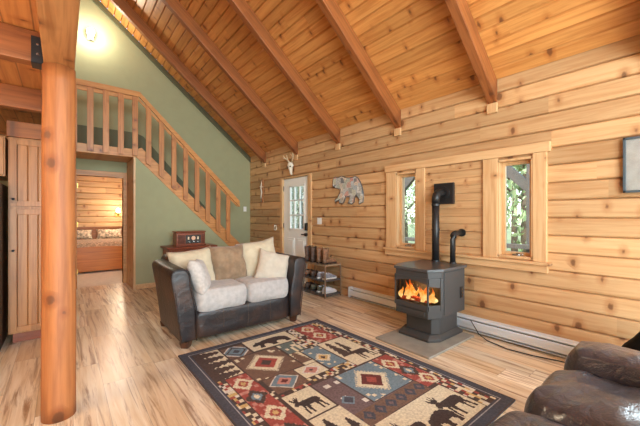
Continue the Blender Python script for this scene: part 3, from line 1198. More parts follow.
# ------------------------------------------------------------------ loveseat
ls = thing('loveseat', 'dark brown leather loveseat with pale fabric seat cushions', 'sofa', (1.585, 3.21, 0))
AP = [(-.70, .065), (-.73, .30), (-.762, .52), (-.792, .70), (-.794, .745), (-.776, .775), (-.735, .79), (-.68, .79), (-.64, .77), (-.622, .73), (-.612, .62), (-.585, .50), (-.562, .40), (-.556, .065)]


def arm(sx):
    bm = bmesh.new()
    rings = []
    ys = [0.0, .012, .03, .2, .4, .6, .75, .83, .86]
    ins = [.02, .006, 0, 0, 0, 0, 0, .006, .03]
    cx, cz = -.68, .45
    for y, d in zip(ys, ins):
        rise = .015 * max(0, (y - .2)) / .7
        ring = []
        for x, z in AP:
            zz = z + (rise if z > .6 else rise * max(0, z - .2) / .4)
            dx, dz = x - cx, zz - cz
            l = math.hypot(dx, dz)
            ring.append((sx * (x - dx / l * d), y, zz - dz / l * d))
        rings.append(ring)
    loft(bm, rings)
    return obj('arm', bm, M_loveleather, ls, smooth=False, bevel=.012, segs=3)


for s in (1, -1):
    a = arm(s)
    for p in a.data.polygons:
        p.use_smooth = True
    bm = bmesh.new()
    pts = [(s * (x * .985 - .008), -.004, z * .985 + .005) for x, z in AP]
    tube(bm, pts, .006, 6)
    obj('piping', bm, M_loveleather, a, smooth=True)
bm = bmesh.new()
puffy(bm, (0, .45, .205), (.575, .445, .145), (14, 14, 8), 14, .008, 7)
obj('base', bm, M_loveleather, ls, smooth=True)
bm = bmesh.new()
for x in (-.28, 0, .28):
    tube(bm, [(x, .012, .09), (x + .004, .0, .2), (x, .002, .30), (x, .02, .37)], .0035, 6)
obj_each('seam', bm, plain('seam_thread', (92, 78, 66), .6), ls)
bm = bmesh.new()
puffy(bm, (0, .80, .48), (.70, .135, .385), (12, 5, 8), 14, .012, 4)
obj('backrest', bm, M_loveleather, ls, smooth=True)
for cx, sd in ((-.277, 1), (.277, 2)):
    bm = bmesh.new()
    puffy(bm, (cx, .30, .44), (.283, .325, .12), (7, 7, 3), 16, .012, 6, sd)
    obj('seat_cushion', bm, M_seat, ls, smooth=True)
for x in (-.64, .64):
    for y in (.06, .86):
        bm = bmesh.new()
        cyl(bm, (x, y, 0), (x, y, .067), .05, .066, n=4)
        f = obj('foot', bm, M_foot, ls, bevel=.006)


def put_pillow(name, label, w, h, t, mat, loc, rot, seed, wr=.014):
    o = obj(name, pillow_bm(w, h, t, seed, wr=wr), mat, smooth=True)
    o.location = loc
    o.rotation_euler = [R(a) for a in rot]
    tag(o, label, 'pillow', 'loveseat pillows')
    return o


put_pillow('back_pillow', 'large cream back pillow at the left of the loveseat', .50, .48, .22, M_cream, (1.155, 3.73, .69), (-16, -5, 0), 1)
put_pillow('back_pillow', 'crumpled tan back pillow in the middle of the loveseat', .46, .49, .22, M_tan, (1.565, 3.70, .71), (-15, -2, 0), 2, .026)
put_pillow('back_pillow', 'large cream back pillow at the right of the loveseat', .54, .52, .22, M_cream, (1.98, 3.70, .735), (-16, -8, -6), 4)
put_pillow('throw_pillow', 'small pale plush pillow leaning against the left arm of the loveseat', .38, .38, .17, M_lgrey, (1.12, 3.40, .665), (-20, 6, 62), 5, .01)
put_pillow('throw_pillow', 'square ivory pillow leaning near the right arm of the loveseat', .42, .40, .15, M_ivory, (2.03, 3.43, .67), (-28, 16, -22), 6, .01)

# ------------------------------------------------------------------ side table and radio behind the loveseat
tb = thing('side_table', 'reddish wooden side cabinet behind the loveseat against the sage wall', 'table', (1.83, 6.12, 0))
obj('tabletop', bmbox((-.44, -.25, .715), (.44, .25, .755)), M_cherry, tb, bevel=.008)
obj('body', bmbox((-.40, -.21, .08), (.40, .24, .714)), M_cherry, tb, bevel=.004)
for z0, z1 in ((.12, .31), (.32, .50), (.51, .69)):
    d = obj('drawer', bmbox((-.37, -.228, z0), (.37, -.211, z1)), M_cherry, tb, bevel=.005)
    for x in (-.2, .2):
        bm = bmesh.new()
        puffy(bm, (x, -.24, (z0 + z1) / 2), (.013, .012, .013), (2, 2, 2), 3)
        obj_each('knob', bm, M_brass, d, smooth=True)
for x in (-.37, .37):
    for y in (-.19, .2):
        obj('leg', bmbox((x - .025, y - .025, 0), (x + .025, y + .025, .079)), M_cherry, tb, bevel=.004)
rd = thing('radio', 'vintage wooden radio with round dial standing on the side cabinet', 'radio', (1.80, 6.03, .757))
obj('case', bmbox((-.25, -.12, 0), (.25, .13, .245)), M_cherry, rd, bevel=.012, segs=3)
obj('lid', bmbox((-.262, -.132, .246), (.262, .138, .268)), M_cherry, rd, bevel=.008)
obj('plinth_trim', bmbox((-.262, -.134, .001), (.262, -.121, .03)), M_cherry, rd, bevel=.004)
obj('face_plate', bmbox((-.10, -.126, .05), (.17, -.121, .20)), plain('radio_face', (52, 46, 42), .4), rd, bevel=.003)
bm = bmesh.new()
for x0, x1 in ((-.23, -.115), (.18, .235)):
    for i in range(9):
        z = .05 + i * .018
        box(bm, (x0, -.125, z), (x1, -.121, z + .009))
obj_each('grille_slat', bm, plain('grille_cloth', (70, 34, 22), .8), rd)
bm = bmesh.new()
cyl(bm, (.035, -.126, .145), (.035, -.132, .145), .036, n=24)
obj('dial', bm, plain('dial_face', (236, 190, 160), .4), rd)
for x in (-.05, .115):
    bm = bmesh.new()
    box(bm, (x - .013, -.131, .12), (x + .013, -.126, .17))
    obj_each('gauge', bm, plain('gauge_face', (232, 220, 190), .4), rd, bevel=.003)
bm = bmesh.new()
for x in (-.04, .035, .11):
    cyl(bm, (x, -.126, .08), (x, -.145, .08), .013, n=12)
obj_each('knob', bm, M_chrome, rd)

# ------------------------------------------------------------------ pellet stove
o = obj('hearth_pad', bmbox((2.565, 1.60, .001), (3.43, 2.235, .022)), M_slate, bevel=.004)
tag(o, 'grey slate hearth pad on the floor under the stove', 'hearth')
st = thing('stove', 'black cast iron stove with burning fire behind a bay window', 'stove', (2.80, 1.955, .023))


def bay(f=0.0, x1=.62):   # plan outline, front at x = 0
    return [(0 - f, .195 + f * .4), (.0 - f, -.195 - f * .4), (.155 - f * .4, -.255 - f), (x1 + f * .3, -.255 - f), (x1 + f * .3, .255 + f), (.155 - f * .4, .255 + f)]


# body hollow: lower belly, upper band, back and sides
bm = bmesh.new()
prism(bm, bay(), 'Z', .25, .355)
prism(bm, bay(), 'Z', .62, .715)
prism(bm, [(.20, -.255), (.62, -.255), (.62, .255), (.20, .255)], 'Z', .355, .62)
prism(bm, [(.155, -.255), (.20, -.255), (.20, -.2), (.155, -.2)], 'Z', .355, .62)
prism(bm, [(.155, .255), (.20, .255), (.20, .2), (.155, .2)], 'Z', .355, .62)
obj('body', bm, M_iron, st, bevel=.005)
bm = bmesh.new()
prism(bm, bay(.022), 'Z', .716, .745)
obj('top_plate', bm, M_iron2, st, bevel=.006)
# door: frame round an arched glass on the three facets
def facet(bm, p, q, z0, z1, off, thick):
    p, q = Vector((p[0], p[1], 0)), Vector((q[0], q[1], 0))
    d = (q - p).normalized()
    nrm = Vector((d.y, -d.x, 0))
    if nrm.x > 0:
        nrm = -nrm
    a, b = p + nrm * off, q + nrm * off
    c, e = b + nrm * thick, a + nrm * thick
    prism(bm, [(v.x, v.y) for v in (a, b, c, e)], 'Z', z0, z1)


F0, F1, F2, F3 = (.155, .255), (0, .195), (0, -.195), (.155, -.255)
dr = obj('door', bmesh.new(), M_iron, st)
bm = bmesh.new()
for a, b in ((F0, F1), (F1, F2), (F2, F3)):
    facet(bm, a, b, .335, .385, .0, .014)
    facet(bm, a, b, .63, .655, .0, .014)
# arched head: stepped blocks whose underside forms a low arch
arch_n = 14
for i in range(arch_n):
    ya, yb2 = .195 - .39 * i / arch_n, .195 - .39 * (i + 1) / arch_n
    tt = ((ya + yb2) / 2) / .25
    facet(bm, (0, ya), (0, yb2), .62 - .05 * tt * tt - .0, .632, .0, .014)
for (p, q) in ((F0, F1), (F2, F3)):
    for i in range(5):
        a = Vector(p).lerp(Vector(q), i / 5)
        b = Vector(p).lerp(Vector(q), (i + 1) / 5)
        tt = ((a.y + b.y) / 2) / .25
        facet(bm, a, b, .615 - .06 * tt * tt, .632, .0, .014)
for s in (-1, 1):
    prism(bm, [(.155, s * .258), (.125, s * .247), (.12, s * .262), (.15, s * .272)], 'Z', .335, .655)
    prism(bm, [(0.004, s * .195 - .008), (0.004, s * .195 + .008), (-.012, s * .195 + .006), (-.012, s * .195 - .006)], 'Z', .38, .60)
old = dr.data
bmesh.ops.recalc_face_normals(bm, faces=bm.faces[:])
bm.to_mesh(old)
bm.free()
bm = bmesh.new()
for a, b in ((F0, F1), (F1, F2), (F2, F3)):
    facet(bm, a, b, .385, .63, .001, .004)
obj('glass', bm, M_stglass, dr)
bm = bmesh.new()
facet(bm, (0, .16), (0, -.16), .27, .32, 0, .008)
obj('vent_plate', bm, M_iron, st, bevel=.004)
# side panel with control slot
bm = bmesh.new()
box(bm, (.19, -.262, .27), (.60, -.2555, .70))
sp = obj('side_panel', bm, M_iron, st, bevel=.004)
obj('control_panel', bmbox((.50, -.268, .40), (.555, -.2625, .52)), M_black, sp)
bm = bmesh.new()
for z in (.42, .455, .49):
    cyl(bm, (.527, -.268, z), (.527, -.275, z), .01, n=10)
obj_each('control_knob', bm, M_chrome, sp)
bm = bmesh.new()
prism(bm, [(.13, .15), (.13, -.15), (.20, -.20), (.56, -.20), (.56, .20), (.20, .20)], 'Z', .06, .249)
obj('pedestal', bm, M_iron, st, bevel=.005)
bm = bmesh.new()
A = [(.05, .195), (.05, -.165), (.16, -.235), (.62, -.235), (.62, .235), (.16, .235)]
B = [(.10, .17), (.10, -.15), (.19, -.205), (.57, -.205), (.57, .21), (.19, .21)]
loft(bm, [[(x, y, 0) for x, y in A], [(x, y, .028) for x, y in A], [(x, y, .062) for x, y in B]])
obj('plinth', bm, M_iron, st, bevel=.004)
# fire
bm = bmesh.new()
for p, q in (((.06, .17, .40), (.10, -.16, .405)), ((.13, .15, .395), (.05, -.02, .43)), ((.12, -.16, .40), (.04, .03, .43))):
    cyl(bm, p, q, .022, .018, n=10)
obj_each('fire_log', bm, emit('ember_wood', (150, 50, 14), .8), st, smooth=True)
fm, fnt, fb = mk('flame')
tcf = N(fnt, 'ShaderNodeTexCoord').outputs['Object']
sz = N(fnt, 'ShaderNodeSeparateXYZ', {0: tcf}).outputs[2]
nzf = N(fnt, 'ShaderNodeTexNoise', {'Vector': tcf, 'Scale': 22.0, 'Detail': 3.0}).outputs[0]
tt = MA(fnt, 'ADD', N(fnt, 'ShaderNodeMapRange', {'Value': sz, 'From Min': .40, 'From Max': .60}).outputs[0], MA(fnt, 'MULTIPLY', MA(fnt, 'SUBTRACT', nzf, .5), 1.1))
fc = RAMP(fnt, tt, [(.0, lin((255, 226, 150))), (.45, lin((255, 160, 60))), (.8, lin((226, 84, 20))), (1.0, lin((120, 30, 8)))])
fnt.links.new(fc, fb.inputs['Emission Color'])
fb.inputs['Base Color'].default_value = (.1, .03, 0, 1)
fb.inputs['Emission Strength'].default_value = 1.45
random.seed(11)
for i, (y, h) in enumerate(((.155, .12), (.115, .18), (.075, .215), (.035, .17), (-.005, .13), (-.045, .12), (-.085, .16), (-.125, .175), (-.165, .14), (-.20, .09), (.095, .14), (-.105, .12), (.05, .12), (-.15, .10))):
    bm = bmesh.new()
    x = .05 + .035 * (i % 3) + (.05 if y < -.18 else 0)
    rings = []
    for k in range(9):
        t_ = k / 8
        r = .034 * math.sin(math.pi * min(1, t_ * .8 + .18)) ** 1.0 * (1 - t_) ** .55 + .001
        ox, oy = .010 * math.sin(4 * t_ + i), .022 * math.sin(5 * t_ + i * 1.7)
        rings.append([(x + ox + r * .6 * math.cos(a), y + oy + r * math.sin(a), .40 + h * t_) for a in [2 * math.pi * q / 10 for q in range(10)]])
    loft(bm, rings)
    obj('flame', bm, fm, st, smooth=True)
fl = point('stove_fire_light', (2.86, 1.95, .56), 2.2, (1, .5, .18), .05)

# flue pipe and air pipe
pp = thing('flue_pipe', 'black flue pipe rising from the stove with elbow and square wall plate', 'pipe', (3.38, 2.025, .77))
bm = bmesh.new()
tube(bm, [(0, 0, 0), (0, 0, .69)], .042, 20)
pv = obj('pipe', bm, M_black, pp, smooth=True)
bm = bmesh.new()
for z in (.0, .36, .65):
    cyl(bm, (0, 0, z), (0, 0, z + .02), .047, n=20)
obj_each('collar', bm, M_black, pp, smooth=False)
bm = bmesh.new()
tube(bm, [(0, 0, .69), (.004, 0, .74), (.022, 0, .775), (.055, 0, .795), (.10, 0, .80), (.155, 0, .80)], [.044, .046, .047, .047, .046, .044], 20)
obj('elbow', bm, M_black, pp, smooth=True)
obj('wall_plate', bmbox((.165, -.125, .675), (.205, .125, .925)), M_black, pp, bevel=.004)
bm = bmesh.new()
cyl(bm, (.15, 0, .80), (.166, 0, .80), .085, n=28)
obj('trim_ring', bm, M_black, pp, bevel=.004)
ap = thing('air_pipe', 'thin black air intake pipe elbowing into the wall behind the stove', 'pipe', (3.37, 1.81, .77))
bm = bmesh.new()
tube(bm, [(0, 0, 0), (0, 0, .27), (.006, 0, .305), (.025, 0, .33), (.06, 0, .338), (.21, 0, .338)], .029, 16)
obj('pipe', bm, M_black, ap, smooth=True)
bm = bmesh.new()
cyl(bm, (.008, 0, .30), (.03, 0, .325), .036, n=16)
cyl(bm, (.195, 0, .338), (.208, 0, .338), .045, n=20)
cyl(bm, (0, 0, 0), (0, 0, .02), .035, n=16)
obj_each('collar', bm, M_black, ap)
bm = bmesh.new()
tube(bm, [(3.47, 1.66, .16), (3.47, 1.57, .03), (3.42, 1.46, .006), (3.36, 1.25, .006), (3.38, 1.05, .006), (3.44, .85, .006), (3.48, .6, .006)], .005, 6)
tag(obj('power_cord', bm, M_black, smooth=True), 'thin black power cord trailing on the floor right of the stove', 'cord')


# ------------------------------------------------------------------ baseboard heater
def heater(y0, y1, label):
    t = thing('baseboard_heater', label, 'heater', (XR - .003, (y0 + y1) / 2, 0), 0, 'baseboard heaters')
    h = (y1 - y0) / 2
    bm = bmesh.new()
    prism(bm, [(-.004, .02), (-.012, .02), (-.012, .165), (-.055, .165), (-.072, .150), (-.069, .146), (-.054, .160), (-.004, .172)], 'Y', -h, h)
    obj('back_panel', bm, M_heater, t)
    bm = bmesh.new()
    prism(bm, [(-.065, .045), (-.069, .045), (-.072, .118), (-.064, .132), (-.060, .130), (-.067, .116)], 'Y', -h, h)
    obj('front_cover', bm, M_heater, t)
    obj('fin_core', bmbox((-.058, -h + .02, .05), (-.014, h - .02, .12)), M_dark_slot, t)
    bm = bmesh.new()
    prism(bm, [(-.004, .015), (-.066, .015), (-.072, .025), (-.004, .032)], 'Y', -h, h)
    obj('bottom_lip', bm, M_heater, t)
    for s in (-1, 1):
        obj('end_cap', bmbox((-.075, s * h - .02, .012), (-.002, s * h + .02, .174)), M_heater, t, bevel=.004)


heater(-.45, 2.02, 'white baseboard heater on the floor along the log wall right of the stove')
heater(2.10, 3.62, 'white baseboard heater on the floor between the shoe rack and the stove')

# ------------------------------------------------------------------ shoe rack with footwear
rk = thing('shoe_rack', 'three tier metal shoe rack by the entry door', 'rack', (3.20, 3.82, 0))
RW, RL = .345, .70
bm = bmesh.new()
for x in (.008, RW - .008):
    for y in (.008, RL - .008):
        box(bm, (x - .009, y - .009, 0), (x + .009, y + .009, .535))
obj_each('upright', bm, plain('rack_metal', (158, 138, 116), .4, .5), rk, bevel=.002)
for z in (.05, .275, .52):
    bm = bmesh.new()
    for x in (.008, RW - .008):
        box(bm, (x - .008, 0, z - .02), (x + .008, RL, z + .004))
    for y in (.0, RL - .016):
        box(bm, (0, y, z - .02), (RW, y + .016, z + .004))
    box(bm, (.016, .016, z - .006), (RW - .016, RL - .016, z))
    obj('shelf', bm, plain('rack_shelf', (170, 146, 118) if z > .5 else (96, 92, 90), .5, .2), rk)


def shoe(label, loc, mat_u, mat_s, mat_l, kind='sneaker', rot=0.0, group='footwear on the shoe rack'):
    nm = 'boot' if kind == 'boot' else 'shoe'
    t = thing(nm, label, nm, loc, rot, group)
    # sole
    out = [(0, .022), (.02, .032), (.08, .033), (.13, .035), (.2, .046), (.25, .042), (.28, .02)]
    pl = [(x, y) for x, y in out] + [(x, -y) for x, y in reversed(out)]
    bm = bmesh.new()
    prism(bm, pl, 'Z', .0 if kind != 'boot' else .006, .026)
    if kind == 'boot':
        prism(bm, [(0, .03), (.085, .032), (.085, -.032), (0, -.03)], 'Z', 0, .008)
        prism(bm, [(.13, .033), (.27, .03), (.27, -.03), (.13, -.033)], 'Z', 0, .008)
    obj('sole', bm, mat_s, t, bevel=.004)
    xs = [.004, .02, .06, .10, .15, .20, .245, .272]
    hwid = [.022, .031, .034, .034, .037, .043, .038, .018]
    hh = [.085, .10, .10, .102, .082, .064, .052, .034] if kind != 'boot' else [.09, .11, .12, .12, .10, .078, .066, .04]
    rings = []
    for x, w, h in zip(xs, hwid, hh):
        ring = []
        for q in range(12):
            a = math.pi * q / 11
            ring.append((x, w * math.cos(a), .024 + (h - .024) * math.sin(a) ** .7 if q not in (0, 11) else .024))
        rings.append(ring)
    bm = bmesh.new()
    loft(bm, rings)
    up = obj('upper', bm, mat_u, t, smooth=True)
    if kind == 'boot':
        bm = bmesh.new()
        rings = []
        for z, w, l, cx in ((.075, .034, .055, .062), (.12, .036, .056, .06), (.18, .042, .058, .058), (.235, .047, .062, .056), (.25, .047, .062, .056)):
            rings.append([(cx + l * math.cos(a), w * math.sin(a), z + (.012 * math.cos(2 * a) if z > .2 else 0)) for a in [2 * math.pi * q / 16 for q in range(16)]])
        loft(bm, rings)
        obj('shaft', bm, mat_u, t, smooth=True)
        bm = bmesh.new()
        for s in (-1, 1):
            tube(bm, [(.05, s * .048, .24), (.05, s * .052, .275), (.07, s * .052, .275), (.07, s * .048, .24)], .004, 6)
        obj_each('pull_strap', bm, mat_l, t)
    else:
        bm = bmesh.new()
        cyl(bm, (.05, 0, .088), (.05, 0, .104), .026, .03, n=14)
        obj('collar_opening', bm, mat_l, t)
    bm = bmesh.new()
    for i in range(4):
        x = .115 + i * .022
        z = .102 - i * .009 if kind != 'boot' else .122 - i * .010
        tube(bm, [(x, .02, z - .012), (x, 0, z + .001), (x, -.02, z - .012)], .004, 6)
    obj_each('laces', bm, mat_l, t)


m_bb = plain('boot_brown', (134, 98, 72), .6, var=.35, vscale=25)
m_bd = plain('boot_dark', (92, 70, 58), .6, var=.35, vscale=25)
m_so = plain('sole_dark', (50, 42, 36), .8)
m_sw = plain('sole_white', (228, 226, 222), .6)
m_sg = plain('sneaker_grey', (150, 152, 162), .7, var=.3, vscale=40)
m_wh = plain('sneaker_white', (222, 224, 230), .55, var=.06)
m_ol = plain('shoe_olive', (84, 84, 66), .7, var=.3, vscale=30)
m_lb = plain('lace_tan', (176, 150, 112), .8)
m_ld = plain('lace_dark', (46, 42, 42), .8)
rows = [(.525, 'boot', [(.085, m_bb, m_so, m_lb, 'tan brown lace-up boot on the top rack shelf, nearest the camera'), (.235, m_bb, m_so, m_lb, 'tan brown lace-up boot on the top rack shelf, second from the camera'),
                       (.40, m_bd, m_so, m_ld, 'dark brown boot on the top rack shelf, third from the camera'), (.56, m_bd, m_so, m_ld, 'dark brown boot on the top rack shelf, nearest the door')]),
        (.28, 'sneaker', [(.085, m_sg, m_sw, m_wh, 'grey white-soled sneaker on the middle rack shelf, nearest the camera'), (.225, m_sg, m_sw, m_wh, 'grey white-soled sneaker on the middle rack shelf, second from the camera'),
                          (.40, m_bd, m_so, m_ld, 'dark brown shoe on the middle rack shelf, third from the camera'), (.56, m_bb, m_so, m_ld, 'brown shoe on the middle rack shelf, nearest the door')]),
        (.055, 'sneaker', [(.085, m_wh, m_sw, m_wh, 'white sneaker on the bottom rack shelf, nearest the camera'), (.225, m_ol, m_sw, m_wh, 'olive sneaker on the bottom rack shelf, second from the camera'),
                           (.40, m_ol, m_so, m_ld, 'olive dark-soled shoe on the bottom rack shelf, third from the camera'), (.56, m_bd, m_so, m_ld, 'dark brown shoe on the bottom rack shelf, nearest the door')])]
for z, kd, lst in rows:
    for y, mu, ms, ml, lb in lst:
        shoe(lb, (3.225, 3.82 + y, z), mu, ms, ml, kd)

# ------------------------------------------------------------------ things on the walls
sk = thing('deer_skull', 'white deer skull with small antlers mounted above the entry door', 'skull', (XR - .012, 5.30, 2.27))
bm = bmesh.new()
rings = []
for z, w, d in ((-.145, .018, .03), (-.12, .028, .05), (-.06, .036, .065), (0, .058, .09), (.045, .075, .10), (.085, .06, .09), (.11, .03, .05)):
    rings.append([(-.012 - d * (.5 + .5 * math.cos(a)), w * math.sin(a), z) for a in [2 * math.pi * q / 14 for q in range(14)]])
loft(bm, rings)
for s in (-1, 1):
    puffy(bm, (-.05, s * .062, .035), (.03, .022, .024), (2, 2, 2), 4)
obj('skull', bm, M_bone, sk, smooth=True)
bm = bmesh.new()
for s in (-1, 1):
    puffy(bm, (-.085, s * .042, .015), (.02, .018, .017), (2, 2, 2), 4)
obj_each('eye_socket', bm, plain('socket_dark', (60, 48, 38), .9), sk, smooth=True)
for s in (-1, 1):
    bm = bmesh.new()
    pts = [(-.05, s * .04, .10), (-.06, s * .09, .16), (-.09, s * .15, .20), (-.12, s * .17, .26)]
    tube(bm, pts, [.017, .016, .013, .005], 8)
    tube(bm, [(-.06, s * .09, .16), (-.08, s * .085, .22), (-.10, s * .075, .26)], [.013, .010, .004], 8)
    tube(bm, [(-.09, s * .15, .20), (-.12, s * .21, .215)], [.009, .003], 8)
    obj('antler', bm, M_antler, sk, smooth=True)

cs = thing('carved_stick', 'narrow wooden plaque with a pale twisted stick on the log wall by the corner', 'ornament', (XR - .004, 6.54, 1.89))
obj('plaque', bmbox((-.02, -.045, -.28), (-.001, .045, .28)), wood('plaque_wood', (190, 128, 72), (150, 92, 46), 'Z', 'Y', .3, .1, 9, knots=0), cs, bevel=.006)
bm = bmesh.new()
tube(bm, [(-.035, .0, -.26), (-.04, .018, -.15), (-.04, -.016, -.05), (-.042, .016, .06), (-.04, -.008, .16), (-.035, .004, .25)], [.012, .015, .016, .015, .013, .006], 8)
tube(bm, [(-.04, -.09, .075), (-.04, 0, .085), (-.04, .09, .10)], [.006, .012, .006], 8)
obj('stick', bm, M_bone, cs, smooth=True)
bm = bmesh.new()
tube(bm, [(-.014, -.045 * math.cos(a), -.06 * math.sin(a) - .03) for a in [R(-60 + 30 * i) for i in range(11)]], .011, 8)
o = obj('horseshoe', bm, M_bone, smooth=True, loc=(XR - .004, 5.96, 1.08))
tag(o, 'pale horseshoe hanging on the log wall left of the entry door', 'horseshoe')


def switch(loc, axis, label, w=.08, gangs=1):
    t = thing('light_switch', label, 'switch', loc)
    bm, b2 = bmesh.new(), bmesh.new()
    if axis == 'X':
        box(bm, (-.008, -w / 2, -.06), (-.001, w / 2, .06))
        for g in range(gangs):
            c = (g - (gangs - 1) / 2) * .046
            box(b2, (-.014, c - .012, -.025), (-.0085, c + .012, .025))
    else:
        box(bm, (-w / 2, -.008, -.06), (w / 2, -.001, .06))
        box(b2, (-.012, -.014, -.025), (.012, -.0085, .025))
    obj('plate', bm, M_white, t, bevel=.003)
    obj('rocker', b2, M_white, t, bevel=.002)


switch((XR - .002, 4.45, 1.21), 'X', 'white double light switch on the log wall right of the entry door', .125, 2)
switch((3.46, YB - .002, 1.47), 'Y', 'white light switch on the sage wall at the foot of the stairs')

# patchwork bear
BP = [(98, 160), (104, 132), (118, 122), (135, 128), (160, 116), (185, 126), (215, 130), (240, 124), (258, 117), (276, 130), (292, 155), (304, 190), (313, 230), (314, 270), (311, 300), (285, 312), (283, 296), (292, 284),
      (276, 262), (262, 250), (250, 272), (248, 300), (232, 313), (204, 306), (216, 288), (219, 262), (190, 255), (180, 285), (172, 306), (146, 306), (143, 292), (152, 276), (138, 286), (115, 298), (112, 288), (133, 268), (150, 235), (155, 208), (140, 202), (115, 200), (98, 185)]


def on_wall(px, py, X=XR):
    a = math.hypot(391, 317)
    s, c = 391 / a, 317 / a
    k, mm = (px - 320) / 317, (216 - py) / 317
    t_ = X / (c + k * s)
    return ((s - k * c) * t_, 1.3 + mm * t_)


poly = [on_wall(320 + x / 7.1, 160 + y / 7.1) for x, y in BP]
cy = sum(p[0] for p in poly) / len(poly)
cz = sum(p[1] for p in poly) / len(poly)
bt = thing('bear_wall_art', 'patchwork bear silhouette hanging on the log wall', 'wall art', (XR - .004, cy, cz))
bm = bmesh.new()
prism(bm, [(y - cy, z - cz) for y, z in poly], 'X', -.024, -.002)
m, nt, b = mk('patchwork_tiles')
tc = N(nt, 'ShaderNodeTexCoord').outputs['Object']
vo = N(nt, 'ShaderNodeTexVoronoi', {'Vector': tc, 'Scale': 13.0}, distance='CHEBYCHEV')
cr = N(nt, 'ShaderNodeSeparateColor', {0: vo.outputs['Color']})
col = RAMP(nt, cr.outputs[0], [(0, lin((120, 140, 150))), (.2, lin((206, 208, 204))), (.4, lin((150, 152, 146))), (.55, lin((186, 196, 176))), (.7, lin((196, 140, 130))), (.82, lin((210, 200, 180))), (1, lin((104, 108, 116)))])
nz = N(nt, 'ShaderNodeTexNoise', {'Vector': tc, 'Scale': 45.0, 'Detail': 3.0}).outputs[0]
col = MIX(nt, 1.0, col, RAMP(nt, nz, [(.3, .75), (.7, 1.4)]), 'MULTIPLY')
nt.links.new(col, b.inputs['Base Color'])
b.inputs['Roughness'].default_value = .4
obj('panel', bm, m, bt, bevel=.003)
bm = bmesh.new()
tube(bm, [(-.018, y - cy, z - cz) for y, z in poly + poly[:1]], .009, 6)
obj('edging', bm, plain('pewter', (110, 110, 112), .4, .4), bt, smooth=True)

# framed picture
pf = thing('picture_frame', 'dark framed pale print on the log wall at the right edge', 'picture', (XR - .004, .248, 1.715))
bm = bmesh.new()
hw_, hh_ = .208, .225
for lo, hi in (((-hw_, -hh_), (hw_, -hh_ + .018)), ((-hw_, hh_ - .018), (hw_, hh_)), ((-hw_, -hh_), (-hw_ + .018, hh_)), ((hw_ - .018, -hh_), (hw_, hh_))):
    box(bm, (-.028, lo[0], lo[1]), (-.002, hi[0], hi[1]))
obj('frame', bm, plain('slate_frame', (70, 84, 92), .4), pf, bevel=.002)
obj('print', bmbox((-.012, -hw_ + .017, -hh_ + .017), (-.008, hw_ - .017, hh_ - .017)), plain('faded_print', (232, 238, 240), .5, var=.10, vscale=14), pf)
obj('pane', bmbox((-.018, -hw_ + .017, -hh_ + .017), (-.016, hw_ - .017, hh_ - .017)), M_glass, pf)

# sconce over the landing
sc_ = thing('wall_sconce', 'bright lit wall sconce high on the sage wall above the landing', 'lamp', (.39, YB - .004, 4.58))
bm = bmesh.new()
box(bm, (-.05, -.025, -.05), (.05, -.001, .06))
tube(bm, [(0, -.02, -.02), (0, -.08, -.04), (0, -.11, -.01)], .008)
obj('bracket', bm, M_white, sc_, bevel=.004)
bm = bmesh.new()
lathe(bm, [(.02, -.02), (.05, .0), (.062, .05), (.06, .09), (.04, .10)], (0, -.11))
obj('lamp_shade', bm, emit('sconce_glow', (255, 250, 230), 7), sc_, smooth=True)
point('wall_sconce_light', (.39, YB - .26, 4.62), 34, (1, .9, .72), .05)

# ------------------------------------------------------------------ recliner sofa in the foreground
rs = thing('leather_sofa', 'glossy dark brown leather sofa in the right foreground', 'sofa', (1.51, .41, 0))
bm = bmesh.new()
puffy(bm, (.675, -.40, .375), (.16, .50, .25), (4, 6, 3.0), 40, .012, 4.5, 2, .012)
obj('arm', bm, M_reclinleather, rs, smooth=True)
bm = bmesh.new()
puffy(bm, (-.95, -.42, .385), (.175, .47, .265), (5, 10, 3.2), 18, .016, 5, 6)
obj('arm', bm, M_reclinleather, rs, smooth=True)
for cx, sd, fy, hx in ((.265, 1, 0, .275), (-.30, 3, .03, .285)):
    bm = bmesh.new()
    puffy(bm, (cx, -.24 + fy, .375), (hx, .37, .168), (5, 5, 2.6), 40, .014, 4.5, sd, .015)
    obj('seat_cushion', bm, M_reclinleather, rs, smooth=True)
bm = bmesh.new()
puffy(bm, (-.12, -.42, .20), (.80, .42, .15), (12, 12, 8), 10)
obj('base', bm, M_reclinleather, rs, smooth=True)
for cx, sd in ((.235, 4), (-.345, 5)):
    bm = bmesh.new()
    puffy(bm, (cx, -.80, .66), (.30, .16, .34), (5, 4, 4), 14, .02, 5, sd)
    obj('back_cushion', bm, M_reclinleather, rs, smooth=True)
for x in (-.9, .66):
    for y in (-.8, -.08):
        bm = bmesh.new()
        cyl(bm, (x, y, 0), (x, y, .13), .03, .035, n=12)
        obj('foot', bm, M_foot, rs)

# black draped thing beyond the sofa arm
bm = bmesh.new()
rings = []
for z, r in ((.0, .42), (.1, .40), (.22, .36), (.32, .31), (.40, .25), (.46, .19), (.53, .135), (.60, .11), (.66, .10), (.70, .075), (.715, .03)):
    rings.append([((r + .010 * math.sin(7 * a) * (1 - z)) * math.cos(a), (r + .010 * math.sin(7 * a) * (1 - z)) * math.sin(a) * .8, z) for a in [2 * math.pi * q / 42 for q in range(42)]])
loft(bm, rings)
o = obj('draped_throw', bm, M_throw, smooth=True, loc=(3.02, .19, .002))
tag(o, 'black draped shape at the right edge behind the leather sofa arm', 'throw')

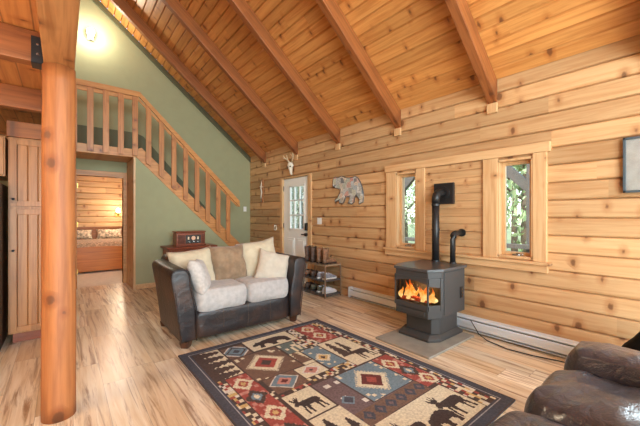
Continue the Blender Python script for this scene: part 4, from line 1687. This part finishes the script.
# ------------------------------------------------------------------ outdoors, seen through the panes
struct('porch_floor', bmbox((3.78, -1.5, -.2), (6.15, 8.5, -.12)), M_porch)
for y, s, lb in ((1.86, 1, 'dark porch post with diagonal brace seen through the right narrow window'), (4.6, -1, 'dark porch post with diagonal brace seen through the left narrow window')):
    t = thing('porch_post', lb, 'post', (6.0, y, -.118))
    obj('timber', bmbox((-.06, -.06, 0), (.06, .06, 2.48)), M_porch, t)
    bm = bmesh.new()
    prism(bm, [(s * .05, 1.80), (s * .62, 2.36), (s * .62, 2.48), (s * .50, 2.48), (s * .05, 2.0)], 'X', -.05, .05)
    obj('brace', bm, M_porch, t)
tag(obj('porch_beam', bmbox((5.93, -1.4, 2.37), (6.07, 8.4, 2.55)), M_porch), 'dark porch header beam outside the windows', 'beam')
t = thing('porch_railing', 'dark porch railing outside the narrow windows', 'railing', (5.86, 3.2, -.118))
obj('top_rail', bmbox((-.05, -4.5, .88), (.05, 5.0, .95)), M_porch, t)
obj('bottom_rail', bmbox((-.03, -4.5, .12), (.03, 5.0, .18)), M_porch, t)


def tree(x, y, h, cr, leaf, seed, label):
    random.seed(seed)
    t = thing('leafy_tree', label, 'tree', (x, y, -.5), 0, 'trees outside')
    bm = bmesh.new()
    tube(bm, [(0, 0, 0), (.05, .03, h * .35), (-.03, .06, h * .7)], [.16, .11, .05], 8)
    for k in range(6):
        a = k * 1.1
        z = h * (.3 + .07 * k)
        tube(bm, [(0, 0, z), (cr * .6 * math.cos(a), cr * .6 * math.sin(a), z + h * .12)], [.05, .015], 6)
    obj('trunk', bm, M_bark, t, smooth=True)
    bm = bmesh.new()
    for k in range(2600):
        d = Vector((random.gauss(0, 1), random.gauss(0, 1), random.gauss(0, 1)))
        d.normalize()
        d *= random.random() ** .45
        c = Vector((d.x * cr, d.y * cr, h * .58 + d.z * h * .46))
        if c.z < .3:
            continue
        s = random.uniform(.06, .14)
        q = Euler((random.uniform(0, 6), random.uniform(0, 6), random.uniform(0, 6))).to_quaternion()
        vs = [bm.verts.new(c + q @ Vector(p)) for p in ((-s, 0, 0), (0, -s * .5, .01), (s, 0, 0), (0, s * .5, .01))]
        bm.faces.new(vs)
    obj('foliage', bm, leaf, t)


for i, (x, y, h, cr, lf, lb) in enumerate((
        (10.5, 3.4, 6.0, 2.0, 0, 'green leafy tree outside the right narrow window, close to the porch'),
        (17.0, 6.0, 8.0, 2.6, 1, 'pale leafy tree outside the right narrow window, farther off'),
        (11.0, 8.0, 6.5, 2.0, 1, 'pale leafy tree outside the left narrow window, close to the porch'),
        (17.0, 12.5, 9.0, 3.0, 2, 'dark leafy tree outside the left narrow window, farther off'),
        (9.0, 12.6, 6.0, 2.2, 0, 'green leafy tree seen through the entry door panes'),
        (14.0, 19.0, 9.0, 3.4, 2, 'dark leafy tree far outside the entry door panes'))):
    tree(x, y, h, cr, M_leafs[lf], 20 + i, lb)
